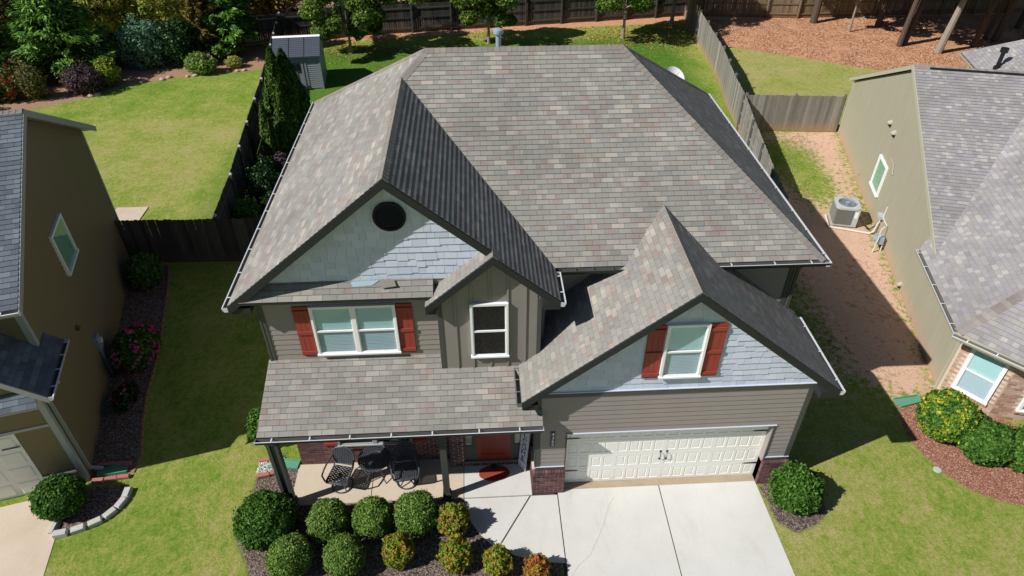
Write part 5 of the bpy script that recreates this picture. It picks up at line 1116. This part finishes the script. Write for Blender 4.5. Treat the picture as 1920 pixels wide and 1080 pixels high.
# ---------------------------------------------------------------- satellite dish, splash blocks, edging, stones
sd = empty('satellite_dish', (4.98, 10.05, 6.16), 0, 'white satellite dish beyond the right slope of the brown roof', 'satellite dish')
m = MB(); ax = Vector((.35, -.55, .76)).normalized(); t1 = ax.orthogonal().normalized(); t2 = ax.cross(t1); c = Vector((0, 0, .5)); V = []; F = []
for i in range(7):
    for k in range(24): r_ = .36*i/6; a = 2*math.pi*k/24; V.append(tuple(c+t1*r_*math.cos(a)+t2*r_*math.sin(a)*.95+ax*(.09*(i/6)**2)))
for i in range(6):
    for k in range(24): F.append((i*24+k, i*24+(k+1) % 24, (i+1)*24+(k+1) % 24, (i+1)*24+k))
m.raw(V, F); m.build('reflector', 'white', sd, True); MB().tube([(0, 0, 0), (.0, .05, .25), tuple(c)], .025, 8).build('mast', 'ac', sd); MB().tube([tuple(c-t1*.3), tuple(c+ax*.35)], .012, 6).build('feed_arm', 'ac', sd)
def splash(x, y, rz, label, l=.75, wd=.26):
    m = MB(); a = l/2; 
    m.prism([(-a, -wd/2, 0), (a, -wd*.65, 0), (a, wd*.65, 0), (-a, wd/2, 0)], (0, 0, .03)); m.prism([(-a, -wd/2, .03), (a, -wd*.65, .03), (a, -wd*.65+.025, .03), (-a, -wd/2+.025, .03)], (0, 0, .04)); m.prism([(-a, wd/2-.025, .03), (a, wd*.65-.025, .03), (a, wd*.65, .03), (-a, wd/2, .03)], (0, 0, .04)); m.box(-a, -a+.025, -wd/2+.03, wd/2-.03, .03, .07)
    o = m.build('splash_block', 'green'); o.location = (x, y, 0.01); o.rotation_euler = (0, 0, rz); tag(o, label, 'splash block')
splash(10.87, 2.42, R(190), 'green plastic splash block on the soil by the olive house corner'); splash(-6.38, 1.15, R(172), 'green splash block behind the left porch post'); splash(-10.75, 1.18, R(12), 'green splash block in shade at the brown house corner', .7, .22)
def edging(P, mat, label, group, L_=.3, w_=.11, h=.09, cat='edging brick', name='edging_brick'):
    """separate blocks along a path"""
    src = None; segs = []
    for a, b in zip(P, P[1:]):
        a = Vector((*a, 0)); b = Vector((*b, 0)); n = max(1, round((b-a).length/L_))
        for i in range(n): segs.append((a+(b-a)*((i+.5)/n), math.atan2(b.y-a.y, b.x-a.x), (b-a).length/n))
    for i, (c, an, l) in enumerate(segs):
        if src is None:
            m = MB(); e_ = .012; x, y = l/2-.006, w_/2
            m.raw([(-x, -y, 0), (x, -y, 0), (x, y, 0), (-x, y, 0), (-x, -y, h-e_), (x, -y, h-e_), (x, y, h-e_), (-x, y, h-e_), (-x+e_, -y+e_, h), (x-e_, -y+e_, h), (x-e_, y-e_, h), (-x+e_, y-e_, h)],
                  [(0, 1, 5, 4), (1, 2, 6, 5), (2, 3, 7, 6), (3, 0, 4, 7), (4, 5, 9, 8), (5, 6, 10, 9), (6, 7, 11, 10), (7, 4, 8, 11), (8, 9, 10, 11)]); src = m.build(name, mat); tag(src, label, cat, group); o = src
        else: o = src.copy(); COL.objects.link(o)
        o.location = (c.x, c.y, random.uniform(-.01, .01)); o.rotation_euler = (random.uniform(-.03, .03), random.uniform(-.03, .03), an+random.uniform(-.05, .05))
ring_ = [(-10.12, .6), (-10.1, .3), (-10.2, .02), (-10.4, -.25), (-10.7, -.45), (-11.05, -.58), (-11.42, -.66)]
edging(ring_, 'stone', 'pale rounded stone block edging the black bed beside the old driveway', 'pale edging stones', .3, .16, .13, 'edging stone', 'edging_stone')
edging([(-11.47, -.6), (-11.5, -.05)], 'stone', 'pale edging stone along the side of the old driveway', 'pale edging stones by the driveway', .26, .12, .1, 'edging stone', 'edging_stone')
edging([(-7.08, 1.28), (-6.5, 1.38)], 'pinkbrick', 'pink edging brick above the white gravel', 'pink edging above the white gravel', .3); edging([(-7.0, .78), (-6.4, .92)], 'pinkbrick', 'pink edging brick below the white gravel', 'pink edging below the white gravel', .3)
edging([(-11.2, 1.38), (-10.35, 1.38)], 'pinkbrick', 'pink edging brick at the brown house corner, far row', 'pink edging, far row by brown house', .3); edging([(-11.15, .88), (-10.25, .98)], 'pinkbrick', 'pink edging brick at the brown house corner, near row', 'pink edging, near row by brown house', .3)
edging([(-10.22, 1.1), (-10.2, 1.6), (-10.6, 2.8), (-10.85, 3.8), (-11.1, 5.3), (-11.35, 6.4), (-12.05, 9.2), (-12.4, 10.3)], 'pinkbrick', 'shaded pink edging brick between the narrow bed and the lawn', 'pink edging along the shaded bed', .32, .07, .035)
edging([(-6.62, -1.95), (-6.4, -2.5)], 'pinkbrick', 'pink edging brick at the bottom edge of the view', 'pink edging at the bottom of the view', .3)
g = np.random.default_rng(3); n = 900; V = []; mch = MB()
for i in range(n):
    x, y = -7.05+g.random()*.62, .86+g.random()*.42; y += (x+7.05)*.18; s = g.uniform(.012, .028); z = .02+g.random()*.02
    q = [(x+s*math.cos(k*2.1+i), y+s*math.sin(k*2.1+i), z+s*.3*((k % 2)-.5)) for k in range(3)]+[(x, y, z+s)]
    mch.raw(q, [(0, 1, 3), (1, 2, 3), (2, 0, 3), (0, 2, 1)])
solo(mch, 'gravel', 'chip', 'white marble gravel between pink edging bricks', 'gravel', kind='stuff')
def rock(x, y, s, seed, label, group):
    V, F = core_mesh((0, 0, 0), (s, s*.8, s*.55), 1, 10, 6, seed); m = MB(); m.raw([tuple(v) for v in V], [tuple(f) for f in F]); o = m.build('rock', 'rock'); o.location = (x, y, s*.2); tag(o, label, 'rock', group); return o
r0 = rock(-21.9, 26.35, .2, 1, 'tan rock in the loose row between left lawn and planting bed', 'tan rocks edging the planting bed')
for i, (x, y) in enumerate(((-21.6, 26.5), (-19.9, 28.2), (-18.9, 28.6), (-18.6, 28.9), (-17.6, 29.0), (-17.2, 29.1), (-15.5, 29.6), (-15.0, 29.7), (-14.6, 29.8))):
    o = r0.copy(); COL.objects.link(o); o.location = (x, y, .04); o.rotation_euler = (0, 0, i*1.3); o.scale = (random.uniform(.6, 1.1),)*3
m = MB(); m.box(-15.85, -14.6, 12.6, 14.45, -.1, .03); tag(m.build('patio_slab', 'drive_l'), kind='structure')
m = MB(); m.prism([(-30, -12, -.1), (-10.4, -12, -.1), (-10.9, -4, -.1), (-11.15, -1.7, -.1), (-11.36, -.6, -.1), (-11.5, .65, -.1), (-17.5, -.95, -.1)], (0, 0, .112)); tag(m.build('old_driveway', 'drive_l'), kind='structure')
m = MB(); m.tube([(10.41, .08, -.05), (10.41, .08, .02)], .1, 16); m.tube([(10.41, .08, .02), (10.41, .08, .025)], .07, 16); solo(m, 'ground_drain', 'ac', 'round pale drain cap at the edge of the red mulch', 'drain cap')
